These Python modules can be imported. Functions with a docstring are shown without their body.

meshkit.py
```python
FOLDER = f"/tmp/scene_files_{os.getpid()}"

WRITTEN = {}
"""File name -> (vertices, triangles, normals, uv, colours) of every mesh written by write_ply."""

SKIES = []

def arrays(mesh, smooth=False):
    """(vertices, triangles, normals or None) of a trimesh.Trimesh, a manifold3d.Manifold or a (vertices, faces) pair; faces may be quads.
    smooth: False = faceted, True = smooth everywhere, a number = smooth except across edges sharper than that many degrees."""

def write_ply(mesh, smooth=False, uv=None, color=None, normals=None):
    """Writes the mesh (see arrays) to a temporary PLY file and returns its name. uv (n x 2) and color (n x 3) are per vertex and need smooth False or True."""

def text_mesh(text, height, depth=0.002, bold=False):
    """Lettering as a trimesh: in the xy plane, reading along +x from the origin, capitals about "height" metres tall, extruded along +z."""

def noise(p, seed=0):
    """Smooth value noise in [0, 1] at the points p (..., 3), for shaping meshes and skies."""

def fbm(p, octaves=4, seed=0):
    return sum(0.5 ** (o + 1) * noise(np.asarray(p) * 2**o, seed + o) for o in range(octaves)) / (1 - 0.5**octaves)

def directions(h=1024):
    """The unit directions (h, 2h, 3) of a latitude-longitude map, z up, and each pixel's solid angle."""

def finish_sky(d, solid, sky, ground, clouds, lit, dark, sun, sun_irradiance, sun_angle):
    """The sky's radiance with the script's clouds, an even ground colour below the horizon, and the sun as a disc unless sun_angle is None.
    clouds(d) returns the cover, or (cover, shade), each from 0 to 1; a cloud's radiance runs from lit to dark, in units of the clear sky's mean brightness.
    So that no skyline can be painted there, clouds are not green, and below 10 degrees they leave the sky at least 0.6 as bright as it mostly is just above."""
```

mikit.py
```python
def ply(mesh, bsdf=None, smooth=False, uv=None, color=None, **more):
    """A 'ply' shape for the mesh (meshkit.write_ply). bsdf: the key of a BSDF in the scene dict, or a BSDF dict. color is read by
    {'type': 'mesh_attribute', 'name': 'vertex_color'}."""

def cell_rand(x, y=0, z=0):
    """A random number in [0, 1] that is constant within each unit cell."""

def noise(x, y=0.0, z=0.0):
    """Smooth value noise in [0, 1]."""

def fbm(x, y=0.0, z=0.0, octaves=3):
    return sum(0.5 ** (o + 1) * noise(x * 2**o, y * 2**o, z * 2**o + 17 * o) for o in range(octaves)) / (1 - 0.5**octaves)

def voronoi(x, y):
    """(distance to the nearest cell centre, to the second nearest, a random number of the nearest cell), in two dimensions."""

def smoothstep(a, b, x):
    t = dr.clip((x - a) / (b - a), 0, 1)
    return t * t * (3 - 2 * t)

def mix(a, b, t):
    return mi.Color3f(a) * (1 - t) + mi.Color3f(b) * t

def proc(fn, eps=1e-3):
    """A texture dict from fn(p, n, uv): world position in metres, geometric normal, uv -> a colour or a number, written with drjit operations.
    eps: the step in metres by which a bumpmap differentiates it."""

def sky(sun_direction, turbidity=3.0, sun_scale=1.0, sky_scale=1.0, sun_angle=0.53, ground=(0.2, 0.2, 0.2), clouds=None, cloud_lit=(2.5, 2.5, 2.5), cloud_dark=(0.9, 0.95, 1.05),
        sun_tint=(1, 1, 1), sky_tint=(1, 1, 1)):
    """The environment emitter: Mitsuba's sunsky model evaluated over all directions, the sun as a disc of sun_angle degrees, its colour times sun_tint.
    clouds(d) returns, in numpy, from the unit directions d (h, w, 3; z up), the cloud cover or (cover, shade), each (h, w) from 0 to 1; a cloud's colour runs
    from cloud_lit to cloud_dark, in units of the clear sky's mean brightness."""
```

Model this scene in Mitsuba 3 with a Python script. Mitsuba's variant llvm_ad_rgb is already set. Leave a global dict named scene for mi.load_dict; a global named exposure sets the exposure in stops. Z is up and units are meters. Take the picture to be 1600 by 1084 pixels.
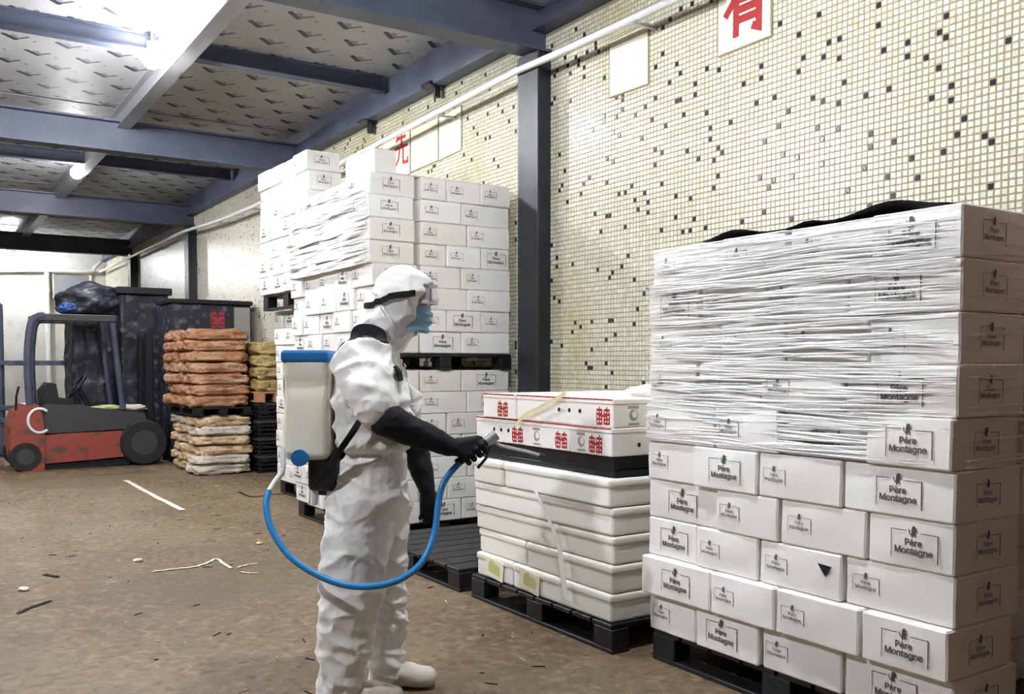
import math, random
import numpy as np, trimesh, manifold3d as m3
import shapely.geometry as sg, shapely.ops as so
import drjit as dr
import mitsuba as mi, mikit, meshkit
from mikit import noise, fbm, smoothstep, mix

T = mi.ScalarTransform4f
rng = random.Random(7)
scene, labels = {}, {}
exposure = 1.05

# ------------------------------------------------------------------ camera
YAW, PITCH, CAM_H, F_PX, CY = math.radians(33.0), math.radians(2.5), 1.33, 1450.0, 632.3
cy_, sy_ = math.cos(YAW), math.sin(YAW)
FWD = np.array([sy_ * math.cos(PITCH), cy_ * math.cos(PITCH), -math.sin(PITCH)])
RIGHT = np.array([cy_, -sy_, 0.0])
UP = np.cross(RIGHT, FWD)
EYE = np.array([0, 0, CAM_H])
scene['camera'] = {'type': 'perspective', 'fov': math.degrees(2 * math.atan(800 / F_PX)), 'fov_axis': 'x', 'near_clip': 0.05, 'far_clip': 200.0,
                   'principal_point_offset_y': (542 - CY) / 1084,
                   'to_world': T().look_at(origin=EYE.tolist(), target=(EYE + FWD).tolist(), up=[0, 0, 1])}


def at(px, py, x=None, y=None, z=None, d=None):
    """The world point seen at a place of the photograph, on a wall plane, a height or at a distance."""
    r = FWD + RIGHT * (px - 800) / F_PX - UP * (py - CY) / F_PX
    if x is not None: t = (x - EYE[0]) / r[0]
    elif y is not None: t = (y - EYE[1]) / r[1]
    elif z is not None: t = (z - EYE[2]) / r[2]
    else: t = d / (r[0] * sy_ + r[1] * cy_)
    return EYE + r * t


def wall_yz(px, py, x=4.1):
    p = at(px, py, x=x)
    return p[1], p[2]


# ------------------------------------------------------------------ light: the shed's lamps, with an unseen left row out of view
LAMP_POWER = 620.0
LAMP_XYZ = [(1.80, 2.75, 3.90), tuple(at(238, 92, z=3.92)), tuple(at(120, 270, z=3.92)), tuple(at(20, 400, z=3.75)),
            (-1.75, 2.75, 3.9), (-1.75, 8.1, 3.9), (-1.75, 13.4, 3.9)]  # unseen left row, placed to light the left-facing sides
LAMP_SHARE = [0.85, 1.0, 0.6, 0.75, 1.2, 1.3, 0.6]        # output of each lamp, set to balance the brightness

# ------------------------------------------------------------------ helpers


def rgb(*c):
    return {'type': 'rgb', 'value': list(c)}


def srgb(r, g, b):
    return tuple(float(((v / 255 + 0.055) / 1.055) ** 2.4 if v > 10 else v / 255 / 12.92) for v in (r, g, b))


def mat(name, color, rough=0.6, **more):
    c = color if isinstance(color, dict) else rgb(*color)
    scene[name] = {'type': 'twosided', 'bsdf': {'type': 'principled', 'base_color': c, 'roughness': rough, 'specular': more.pop('specular', 0.4), **more}}
    return name


def numbered(key):
    if key not in scene and key not in labels: return key
    i = 1
    while f'{key}_{i:03d}' in scene or f'{key}_{i:03d}' in labels: i += 1
    return f'{key}_{i:03d}'


_count = {}


def fresh(key):
    n = _count.get(key, 0)
    _count[key] = n + 1
    return key if n == 0 else f'{key}_{n:03d}'


def tag(key, label=None, cat=None, group=None, kind=None):
    d = {k: v for k, v in (('label', label), ('category', cat), ('group', group), ('kind', kind)) if v}
    if d: labels[key] = d


def thing(name, label, cat, group=None):
    key = fresh(name)
    tag(key, label, cat, group)
    return key


def put(key, mesh, bsdf, smooth=False, tw=None, **more):
    s = mesh if isinstance(mesh, dict) else mikit.ply(mesh, bsdf, smooth=smooth, **more)
    scene[key] = {**s, **({'to_world': tw} if tw is not None else {})}
    return key


def part(parent, name, mesh, bsdf, smooth=False, tw=None, label=None, kind=None, **more):
    key = fresh(parent + '__' + name)
    put(key, mesh, bsdf, smooth, tw, **more)
    if label or kind: tag(key, label, kind=kind)
    return key


cat_ = trimesh.util.concatenate


def box(x0, x1, y0, y1, z0, z1):
    m = trimesh.creation.box(extents=(x1 - x0, y1 - y0, z1 - z0))
    m.apply_translation(((x0 + x1) / 2, (y0 + y1) / 2, (z0 + z1) / 2))
    return m


def cbox(x0, x1, y0, y1, z0, z1, c=0.004):
    """A box with chamfered edges (44 triangles)."""
    p = []
    lo, hi = np.array([x0, y0, z0]), np.array([x1, y1, z1])
    for s in np.ndindex(2, 2, 2):
        corner = np.where(s, hi, lo).astype(float)
        inw = np.where(s, -1.0, 1.0) * c
        for k in range(3):
            q = corner + inw
            q[k] = corner[k]
            p.append(q)
    return trimesh.Trimesh(*_hull(p), process=False)


def _hull(p):
    h = trimesh.convex.convex_hull(np.array(p))
    return h.vertices, h.faces


def rbox(x0, x1, y0, y1, z0, z1, r, seg=16):
    s = m3.Manifold.sphere(r, seg)
    return tri(m3.Manifold.batch_hull([s.translate((x, y, z)) for x in (x0 + r, x1 - r) for y in (y0 + r, y1 - r) for z in (z0 + r, z1 - r)]))


def tri(m):
    q = m.to_mesh()
    return trimesh.Trimesh(np.array(q.vert_properties)[:, :3], np.array(q.tri_verts), process=False)


def spline(pts, n=10):
    p = np.array(pts, float)
    p = np.vstack([2 * p[0] - p[1], p, 2 * p[-1] - p[-2]])
    out = []
    for i in range(1, len(p) - 2):
        for t in np.linspace(0, 1, n, endpoint=False):
            a, b, c, d = p[i - 1:i + 3]
            out.append(0.5 * (2 * b + (c - a) * t + (2 * a - 5 * b + 4 * c - d) * t * t + (3 * b - a - 3 * c + d) * t ** 3))
    out.append(p[-2])
    return np.array(out)


def tube(pts, r, seg=10, cap=True):
    p = np.array(pts, float)
    r = np.full(len(p), r) if np.isscalar(r) else np.array(r)
    t = np.gradient(p, axis=0)
    t /= np.linalg.norm(t, axis=1, keepdims=True) + 1e-12
    n = np.cross(t[0], [0.3, 0.2, 0.93])
    n /= np.linalg.norm(n)
    v = []
    for i in range(len(p)):
        n = n - t[i] * (n @ t[i])
        n /= np.linalg.norm(n)
        b = np.cross(t[i], n)
        a = np.arange(seg) * 2 * np.pi / seg
        v.append(p[i] + r[i] * (np.cos(a)[:, None] * n + np.sin(a)[:, None] * b))
    v = np.vstack(v)
    f = []
    for i in range(len(p) - 1):
        for k in range(seg):
            a, b = i * seg + k, i * seg + (k + 1) % seg
            f += [[a, b, b + seg], [a, b + seg, a + seg]]
    if cap:
        v = np.vstack([v, p[:1], p[-1:]])
        e = len(v)
        for k in range(seg):
            f += [[e - 2, (k + 1) % seg, k], [e - 1, (len(p) - 1) * seg + k, (len(p) - 1) * seg + (k + 1) % seg]]
    return trimesh.Trimesh(v, np.array(f), process=False)


def cyl(p0, p1, r, seg=16):
    return tube(np.array([p0, (np.array(p0) + np.array(p1)) / 2, p1]), r, seg)


def extrude(shape, h):
    gs = getattr(shape, 'geoms', [shape])
    return cat_([trimesh.creation.extrude_polygon(g, h, engine='earcut') for g in gs if g.area > 1e-9])


def flat_to_front(m):
    """Lettering drawn in the xy plane, stood up on a face that looks towards -y."""
    v = m.vertices.copy()
    m.vertices = np.stack([v[:, 0], -v[:, 2], v[:, 1]], 1)
    return m


def grid_faces(n, m):
    i, j = np.meshgrid(np.arange(n - 1), np.arange(m - 1), indexing='ij')
    a = (i * m + j).ravel()
    return np.vstack([np.stack([a, a + 1, a + m + 1], 1), np.stack([a, a + m + 1, a + m], 1)])


def sheet(P, th=0.003):
    """A thin closed sheet from a grid of points (n, m, 3)."""
    n, m = P.shape[:2]
    f = grid_faces(n, m)
    nor = np.cross(np.gradient(P, axis=0), np.gradient(P, axis=1))
    nor /= np.linalg.norm(nor, axis=2, keepdims=True) + 1e-12
    v = np.vstack([P.reshape(-1, 3), (P + nor * th).reshape(-1, 3)])
    o = n * m
    ring = [i * m for i in range(n)] + [(n - 1) * m + j for j in range(1, m)] + [i * m + m - 1 for i in range(n - 2, -1, -1)] + [j for j in range(m - 2, 0, -1)]
    r = np.array(ring)
    s = np.roll(r, -1)
    return trimesh.Trimesh(v, np.vstack([f[:, ::-1], f + o, np.stack([r, s, s + o], 1), np.stack([r, s + o, r + o], 1)]), process=False)


ORD = ['zeroth', 'first', 'second', 'third', 'fourth', 'fifth', 'sixth', 'seventh', 'eighth', 'ninth', 'tenth', 'eleventh', 'twelfth', 'thirteenth', 'fourteenth', 'fifteenth', 'sixteenth']


def mosaic_color(p, n, uv):
    u, v = p.y / 0.033, p.z / 0.033
    fu, fv = u - dr.floor(u), v - dr.floor(v)
    joint = dr.maximum(dr.abs(fu - 0.5), dr.abs(fv - 0.5))
    r = mikit.cell_rand(dr.floor(u), dr.floor(v), 5)
    c = mix((0.58, 0.55, 0.43), (0.70, 0.68, 0.58), mikit.cell_rand(dr.floor(u), dr.floor(v), 9))
    c = dr.select(r < 0.022, mi.Color3f(0.02, 0.02, 0.025), c)
    return dr.select(joint > 0.43, mi.Color3f(0.30, 0.28, 0.20), c)


def end_color(p, n, uv):
    c = mix((0.54, 0.53, 0.48), (0.62, 0.61, 0.57), smoothstep(0.35, 0.65, fbm(p.x * 2.5, p.z * 2.0)))
    return mix(c, (0.40, 0.38, 0.33), 0.25 * smoothstep(0.55, 0.7, fbm(p.x * 7, p.z * 7, 2.0)))


def floor_color(p, n, uv):
    a = fbm(p.x * 0.8, p.y * 0.8, 3.0, 3)
    w = fbm(p.x * 4.0, p.y * 4.0, 9.0, 3)
    c = mix((0.128, 0.086, 0.047), (0.185, 0.132, 0.078), smoothstep(0.3, 0.7, a))
    b = fbm(p.x * 30 + 3 * w, p.y * 24 - 3 * w, 1.0, 4)
    c = mix(c, (0.30, 0.225, 0.145), 0.5 * smoothstep(0.46, 0.86, b))
    c = mix(c, (0.05, 0.04, 0.03), 0.55 * smoothstep(0.46, 0.86, fbm(p.x * 26 + 3 * w, p.y * 32 + 3 * w, 7.0, 4)))
    g = fbm(p.x * 0.6 + 4, p.y * 0.7, 11.0, 3)
    return mix(c, (0.105, 0.09, 0.048), 0.45 * smoothstep(0.5, 0.65, g))


def floor_height(p, n, uv):
    return fbm(p.x * 16, p.y * 16, 0.0, 4)


def seg_dist(x, y, ax, ay, bx, by):
    px_, py_, dx, dy = x - ax, y - ay, bx - ax, by - ay
    t = dr.clip((px_ * dx + py_ * dy) / (dx * dx + dy * dy), 0, 1)
    return dr.sqrt(dr.square(px_ - t * dx) + dr.square(py_ - t * dy))


def panel_color(p, n, uv):
    row = dr.floor(p.y / 0.36)
    x = p.x / 0.42 + 0.5 * (row - 2 * dr.floor(row / 2))
    lx, ly = (x - dr.floor(x) - 0.5) * 0.36, (p.y / 0.36 - row - 0.5) * 0.30
    d1 = seg_dist(lx, ly, -0.08, -0.05, 0.0, 0.03)
    d2 = seg_dist(lx, ly, 0.0, 0.03, 0.075, -0.055)
    d3 = seg_dist(lx, ly, -0.02, -0.05, 0.0, 0.0)
    c = mix((0.30, 0.30, 0.30), (0.40, 0.40, 0.405), fbm(p.x * 2.2, p.y * 2.2))
    c = mix(c, (0.12, 0.12, 0.14), smoothstep(0.034, 0.018, d3) * 0.8)
    c = mix(c, (0.08, 0.08, 0.09), smoothstep(0.020, 0.008, d2))
    c = mix(c, (0.02, 0.02, 0.028), smoothstep(0.028, 0.014, d1))
    d4 = dr.sqrt(dr.square(lx - 0.13) + dr.square(ly - 0.02))
    return mix(c, (0.15, 0.15, 0.13), smoothstep(0.02, 0.01, d4))


def steel_color(p, n, uv):
    a = fbm(p.x * 3, p.y * 3, p.z * 3, 3)
    return mix((0.040, 0.048, 0.078), (0.085, 0.098, 0.142), a)


def rust_edge(p, n, uv):
    a = fbm(p.x * 9, p.y * 9, p.z * 5, 3)
    return mix((0.010, 0.013, 0.020), (0.024, 0.026, 0.034), a)


def red_paint(p, n, uv):
    a = fbm(p.x * 8, p.y * 8, p.z * 8, 4)
    return mix((0.30, 0.06, 0.042), (0.12, 0.06, 0.05), smoothstep(0.5, 0.72, a))


def sack_tex(base, alt):
    def f(p, n, uv):
        a = fbm(p.x * 9, p.y * 9, p.z * 9, 3)
        b = fbm(p.x * 26, p.y * 26, p.z * 40, 3)
        return mix(mix(base, alt, smoothstep(0.35, 0.7, a)), (0.07, 0.04, 0.025), 0.7 * smoothstep(0.52, 0.8, b))
    return f


def bale_tex(p, n, uv):
    a = fbm(p.x * 11, p.y * 11, p.z * 11, 4)
    return mix((0.016, 0.018, 0.026), (0.10, 0.10, 0.13), smoothstep(0.56, 0.8, a))


def tank_tex(p, n, uv):
    return mix((0.76, 0.76, 0.64), (0.80, 0.80, 0.70), fbm(p.x * 6, p.y * 6, p.z * 6))


def coverall_tex(p, n, uv):
    d = smoothstep(0.5, 0.75, fbm(p.x * 7, p.y * 7, p.z * 6, 4))
    return mix((0.78, 0.78, 0.775), (0.60, 0.59, 0.55), 0.55 * d * smoothstep(1.1, 0.7, p.z))


def proc(fn, eps=1e-3): return mikit.proc(fn, eps)


mat('mat_mosaic', proc(mosaic_color), 0.35)
mat('mat_end_wall', proc(end_color), 0.5)
scene['mat_floor'] = {'type': 'twosided', 'bsdf': {'type': 'bumpmap', 'arbitrary': proc(floor_height, 4e-3), 'scale': 0.006,
                      'bsdf': {'type': 'principled', 'base_color': proc(floor_color), 'roughness': 0.62, 'specular': 0.35}}}
mat('mat_panel', proc(panel_color), 0.5)
mat('mat_steel', proc(steel_color), 0.5)
mat('mat_column', proc(rust_edge), 0.45)
mat('mat_galv', (0.42, 0.43, 0.45), 0.35, metallic=0.6)
scene['mat_tile'] = {'type': 'twosided', 'bsdf': {'type': 'principled', 'base_color': {'type': 'mesh_attribute', 'name': 'vertex_color'}, 'roughness': 0.22, 'specular': 0.5}}
TILE_TONES = [(0.64, 0.61, 0.48), (0.70, 0.68, 0.56), (0.75, 0.735, 0.64), (0.67, 0.65, 0.53)]
for k_, c_ in enumerate(TILE_TONES): mat(f'mat_tile_{k_}', c_, 0.22, specular=0.5)
mat('mat_tile_dark', (0.018, 0.018, 0.022), 0.2, specular=0.5)
mat('mat_grout', (0.27, 0.255, 0.18), 0.85)
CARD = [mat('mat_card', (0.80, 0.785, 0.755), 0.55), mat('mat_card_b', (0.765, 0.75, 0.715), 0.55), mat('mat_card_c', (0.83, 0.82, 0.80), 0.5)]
mat('mat_ink', (0.075, 0.068, 0.07), 0.6)
mat('mat_ink_grey', (0.30, 0.29, 0.28), 0.6)
mat('mat_ink_red', (0.33, 0.022, 0.024), 0.6)
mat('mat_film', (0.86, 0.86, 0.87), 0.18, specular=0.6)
mat('mat_foam', (0.80, 0.79, 0.75), 0.7)
mat('mat_foam_b', (0.73, 0.715, 0.66), 0.7)
mat('mat_fruit_card', (0.83, 0.79, 0.76), 0.5)
mat('mat_black_plastic', (0.009, 0.009, 0.012), 0.4)
mat('mat_black_cloth', (0.008, 0.009, 0.013), 0.75, specular=0.25)
mat('mat_coverall', proc(coverall_tex), 0.6)
mat('mat_shoe_cover', (0.62, 0.58, 0.52), 0.6)
mat('mat_skin', (0.50, 0.30, 0.21), 0.5)
mat('mat_mask', (0.24, 0.47, 0.66), 0.7)
mat('mat_goggle', (0.42, 0.43, 0.46), 0.25)
mat('mat_white_plastic', (0.80, 0.80, 0.80), 0.35)
mat('mat_blue', (0.015, 0.13, 0.36), 0.35)
mat('mat_hose', (0.02, 0.20, 0.48), 0.35)
mat('mat_tank', proc(tank_tex), 0.4)
mat('mat_silver', (0.55, 0.58, 0.62), 0.3, metallic=0.7)
mat('mat_red', proc(red_paint), 0.45)
mat('mat_brown_cover', (0.16, 0.085, 0.06), 0.7)
mat('mat_grey_dark', (0.045, 0.045, 0.05), 0.5)
mat('mat_rubber', (0.02, 0.02, 0.022), 0.8)
mat('mat_sack_orange', proc(sack_tex((0.36, 0.155, 0.075), (0.47, 0.27, 0.155))), 0.7)
mat('mat_sack_rust', proc(sack_tex((0.36, 0.16, 0.09), (0.48, 0.30, 0.19))), 0.7)
mat('mat_sack_tan', proc(sack_tex((0.52, 0.36, 0.20), (0.64, 0.50, 0.33))), 0.7)
mat('mat_sack_pale', proc(sack_tex((0.56, 0.50, 0.42), (0.66, 0.60, 0.50))), 0.7)
mat('mat_sack_olive', proc(sack_tex((0.40, 0.27, 0.10), (0.46, 0.36, 0.16))), 0.7)
mat('mat_bale', proc(bale_tex), 0.5)
mat('mat_wood', (0.46, 0.24, 0.12), 0.7)
mat('mat_paper', (0.60, 0.56, 0.48), 0.7)
mat('mat_board', (0.78, 0.75, 0.60), 0.5)
mat('mat_board_trim', (0.26, 0.20, 0.11), 0.7)
mat('mat_green', (0.50, 0.52, 0.22), 0.6)
mat('mat_yellow_tape', (0.72, 0.62, 0.38), 0.35)
mat('mat_wall_plain', (0.16, 0.15, 0.14), 0.8)
mat('mat_tarp_blue', (0.03, 0.08, 0.25), 0.5)
mat('mat_lamp', (0.9, 0.9, 0.9), 0.4)
scene['mat_lens'] = {'type': 'thindielectric', 'int_ior': 1.5}

# ------------------------------------------------------------------ the shed
WX, WALL_TOP, CEIL = 4.1, 4.15, 4.15
XL, YR, YE = -7.2, -4.8, 24.6
put('floor', box(XL, WX + 0.2, YR, YE, -0.1, 0.0), 'mat_floor')
tag('floor', 'brown dirt-stained concrete floor strewn with scraps', kind='structure')
put('wall_right', box(WX, WX + 0.2, YR, YE, 0, WALL_TOP), 'mat_mosaic')
tag('wall_right', 'cream mosaic tiled wall with scattered black tiles', kind='structure')
put('wall_end', box(XL, WX + 0.2, YE, YE + 0.2, 0, WALL_TOP), 'mat_end_wall')
tag('wall_end', 'pale far end wall of the shed', kind='structure')
put('wall_left_unseen', box(XL - 0.2, XL, YR, YE, 0, WALL_TOP), 'mat_wall_plain')  # unseen wall out of view, dark so it bounces little light
tag('wall_left_unseen', kind='structure')
put('wall_rear_unseen', box(XL - 0.2, WX + 0.2, YR - 0.2, YR, 0, WALL_TOP), 'mat_wall_plain')  # unseen too, behind the camera, dark to limit the bounce
tag('wall_rear_unseen', kind='structure')
put('ceiling', box(XL, WX + 0.2, YR, YE, CEIL + 0.03, CEIL + 0.1), 'mat_steel')
tag('ceiling', 'dark steel ceiling frame with printed insulation panels', kind='structure')

BAYS = [-4.55, 0.6, 5.75, 10.95, 16.1, 21.3, 24.5]
LONG = [2.05, -2.05, -6.15]
xs_ = [WX - 0.02, 2.05, -2.05, -6.15, XL]


def ibeam_x(x0, x1, y, z0, z1, w=0.2, t=0.02):
    return cat_([box(x0, x1, y - w / 2, y + w / 2, z0, z0 + t), box(x0, x1, y - w / 2, y + w / 2, z1 - t, z1), box(x0, x1, y - 0.012, y + 0.012, z0 + t, z1 - t)])


def ibeam_y(y0, y1, x, z0, z1, w=0.14, t=0.016):
    return cat_([box(x - w / 2, x + w / 2, y0, y1, z0, z0 + t), box(x - w / 2, x + w / 2, y0, y1, z1 - t, z1), box(x - 0.01, x + 0.01, y0, y1, z0 + t, z1 - t)])


for i, y in enumerate(BAYS[1:-1]):
    part('ceiling', 'cross_beam', ibeam_x(XL, WX, y + 0.1, 3.66, 4.0), 'mat_steel')
for a, b in zip(BAYS, BAYS[1:]):
    m_ = (a + b) / 2 + 0.12
    part('ceiling', 'purlin', ibeam_x(XL, WX - 0.12, m_, 4.0, CEIL, 0.12, 0.012), 'mat_steel')
    for xr, xl in zip(xs_, xs_[1:]):
        for u, v in ((a + 0.1, m_), (m_, b + 0.1)):
            part('ceiling', 'panel', box(xl + 0.03, xr - 0.03, u + 0.03, v - 0.03, CEIL, CEIL + 0.028), 'mat_panel')
for x in LONG:
    part('ceiling', 'long_beam', ibeam_y(YR, YE, x, 3.93, CEIL), 'mat_galv' if x > 0 else 'mat_steel')
part('ceiling', 'wall_beam', cat_([box(WX - 0.14, WX - 0.001, YR, YE, 3.82, 3.845), box(WX - 0.07, WX - 0.001, YR, YE, 3.845, CEIL - 0.002)]), 'mat_steel')
# diagonal braces and a bent cable tray under the far roof
for (a, b) in (((-0.1, 15.9, 3.8), (1.6, 18.3, 3.97)), ((0.6, 21.1, 3.8), (2.0, 23.4, 3.97))):
    part('ceiling', 'brace', cyl(a, b, 0.03, 8), 'mat_galv')

# mosaic: grout plane recessed behind real tiles, for as far as single tiles can be told apart
PITCH_T = 0.033
TY0, TY1 = -15, 333            # columns of tiles, y = k * pitch
TZ0, TZ1 = 0, 115


def tile_verts(y, z, out=0.0045, g=0.0028):
    a, b, c, d = y + g, y + PITCH_T - g, z + g, z + PITCH_T - g
    e = 0.0018
    X0, X1 = WX - 0.0005, WX - out
    return np.array([[X0, a, c], [X0, b, c], [X0, b, d], [X0, a, d], [X1, a + e, c + e], [X1, b - e, c + e], [X1, b - e, d - e], [X1, a + e, d - e]])


TILE_F = np.array([[4, 6, 5], [4, 7, 6], [0, 4, 5], [0, 5, 1], [1, 5, 6], [1, 6, 2], [2, 6, 7], [2, 7, 3], [3, 7, 4], [3, 4, 0]])
part('wall_right', 'grout', box(WX - 0.001, WX + 0.001, TY0 * PITCH_T, TY1 * PITCH_T + PITCH_T, 0, 3.82), 'mat_grout')

# black tiles read off the photograph (right part of the wall)
DARK_PX = [(889, 102), (905, 95), (915, 106), (913, 120), (936, 80), (1035, 40), (1047, 27), (1064, 10), (1082, 4), (1112, 4), (1036, 80), (1058, 104), (1063, 118), (1024, 109), (1046, 133),
           (1087, 133), (1105, 110), (1124, 111), (1164, 131), (1192, 104), (1192, 121), (1222, 38), (1245, 55), (1277, 24), (1292, 66), (1310, 60), (1310, 89), (1284, 88), (1259, 88), (1251, 109),
           (1371, 7), (1371, 37), (1418, 62), (1380, 75), (1447, 85), (1417, 93), (1468, 110), (1479, 20), (1468, 56), (1479, 53), (1579, 68), (1316, 126), (1388, 144), (1351, 155), (1308, 158),
           (1274, 150), (1213, 150), (1184, 161), (1234, 171), (1219, 195), (1142, 191), (1105, 177), (1110, 201), (1110, 218), (1087, 147), (1065, 155), (1057, 162), (1023, 157), (1007, 171), (992, 177),
           (1018, 190), (1040, 199), (1069, 181), (1002, 219), (962, 183), (958, 209), (944, 180), (1290, 155), (1274, 198), (1289, 212), (1314, 196), (1359, 213), (1359, 233), (1396, 225), (1425, 250),
           (1476, 238), (1510, 188), (1498, 212), (1543, 214), (1553, 222), (1488, 133), (1488, 160), (1456, 157), (1555, 132), (1549, 293), (1434, 279), (1386, 279), (1348, 266), (1322, 300), (1395, 308),
           (1357, 326), (1241, 280), (1211, 279), (1204, 289), (1190, 275), (1225, 239), (1243, 244), (1281, 253), (1198, 219), (1130, 242), (1124, 230), (1116, 253), (1092, 248), (1073, 237), (1035, 238),
           (1023, 232), (1023, 259), (1035, 287), (1058, 306), (1080, 312), (1116, 293), (1122, 273), (1008, 302), (994, 314), (989, 290), (979, 303), (970, 304), (997, 326), (1013, 331), (1014, 317),
           (952, 337), (979, 353), (1035, 356), (1057, 337), (1069, 358), (1080, 364), (1086, 340), (1104, 352), (1163, 350), (1197, 335), (1234, 346), (984, 403), (913, 288), (920, 278), (878, 290)]
dark = set()
for (px, py) in DARK_PX:
    y, z = wall_yz(px, py)
    dark.add((int(math.floor(y / PITCH_T)), int(math.floor(z / PITCH_T))))
prng = random.Random(11)
for k in range(TY0, TY1):
    for j in range(TZ0, TZ1):
        y, z = k * PITCH_T, j * PITCH_T
        seen_list = (1.0 < y < 4.9 and z > 1.9)
        if not seen_list and prng.random() < (0.03 if y > 4.4 else 0.017): dark.add((k, j))
rows, light = [], []
for k in range(TY0, TY1):
    for j in range(TZ0, TZ1):
        (rows if (k, j) in dark else light).append((k, j))


def seen_size(t):
    y, z = (t[0] + .5) * PITCH_T, (t[1] + .5) * PITCH_T
    d = np.array([WX, y, z]) - EYE
    zc = d @ FWD
    u, v = 800 + F_PX * (d @ RIGHT) / zc, CY - F_PX * (d @ UP) / zc
    hidden = (z < 1.95 and y < 3.3) or z < 1.3 or z > 3.8 or (2.9 > z and y > 6)
    if zc < 0.3 or not (0 <= u <= 1600 and 0 <= v <= 1084) or hidden: return -1.0 / (1 + zc)
    return 1 / zc


light.sort(key=seen_size, reverse=True)
rows.sort(key=seen_size, reverse=True)
one_tile = {}
for t in light[:300]:
    v = tile_verts(t[0] * PITCH_T, t[1] * PITCH_T)
    part('wall_right', 'tile', trimesh.Trimesh(v, TILE_F, process=False), f'mat_tile_{(t[0] * 7 + t[1] * 13 + (t[0] * t[1]) % 5) % 4}')
for t in rows[:300]:
    part('wall_right', 'dark_tile', trimesh.Trimesh(tile_verts(t[0] * PITCH_T, t[1] * PITCH_T), TILE_F, process=False), 'mat_tile_dark')


def tile_field(ts, darkones):
    V = np.concatenate([tile_verts(k * PITCH_T, j * PITCH_T) for k, j in ts])
    F = (TILE_F[None] + 8 * np.arange(len(ts))[:, None, None]).reshape(-1, 3)
    r = np.random.default_rng(3)
    if darkones:
        C = np.tile([0.018, 0.018, 0.022], (len(ts), 1))
    else:
        kk = np.array(ts) * PITCH_T
        st = meshkit.fbm(np.stack([kk[:, 0] * 1.1, kk[:, 1] * 0.8, kk[:, 0] * 0], 1), 3, 4)[:, None]
        C = np.array(TILE_TONES)[r.integers(0, 4, len(ts))] * (1 - 0.28 * np.clip((st - 0.5) * 4, 0, 1) * np.array([[0.5, 0.7, 1.3]]))
    return trimesh.Trimesh(V, F, process=False), np.repeat(C, 8, 0)


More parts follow.
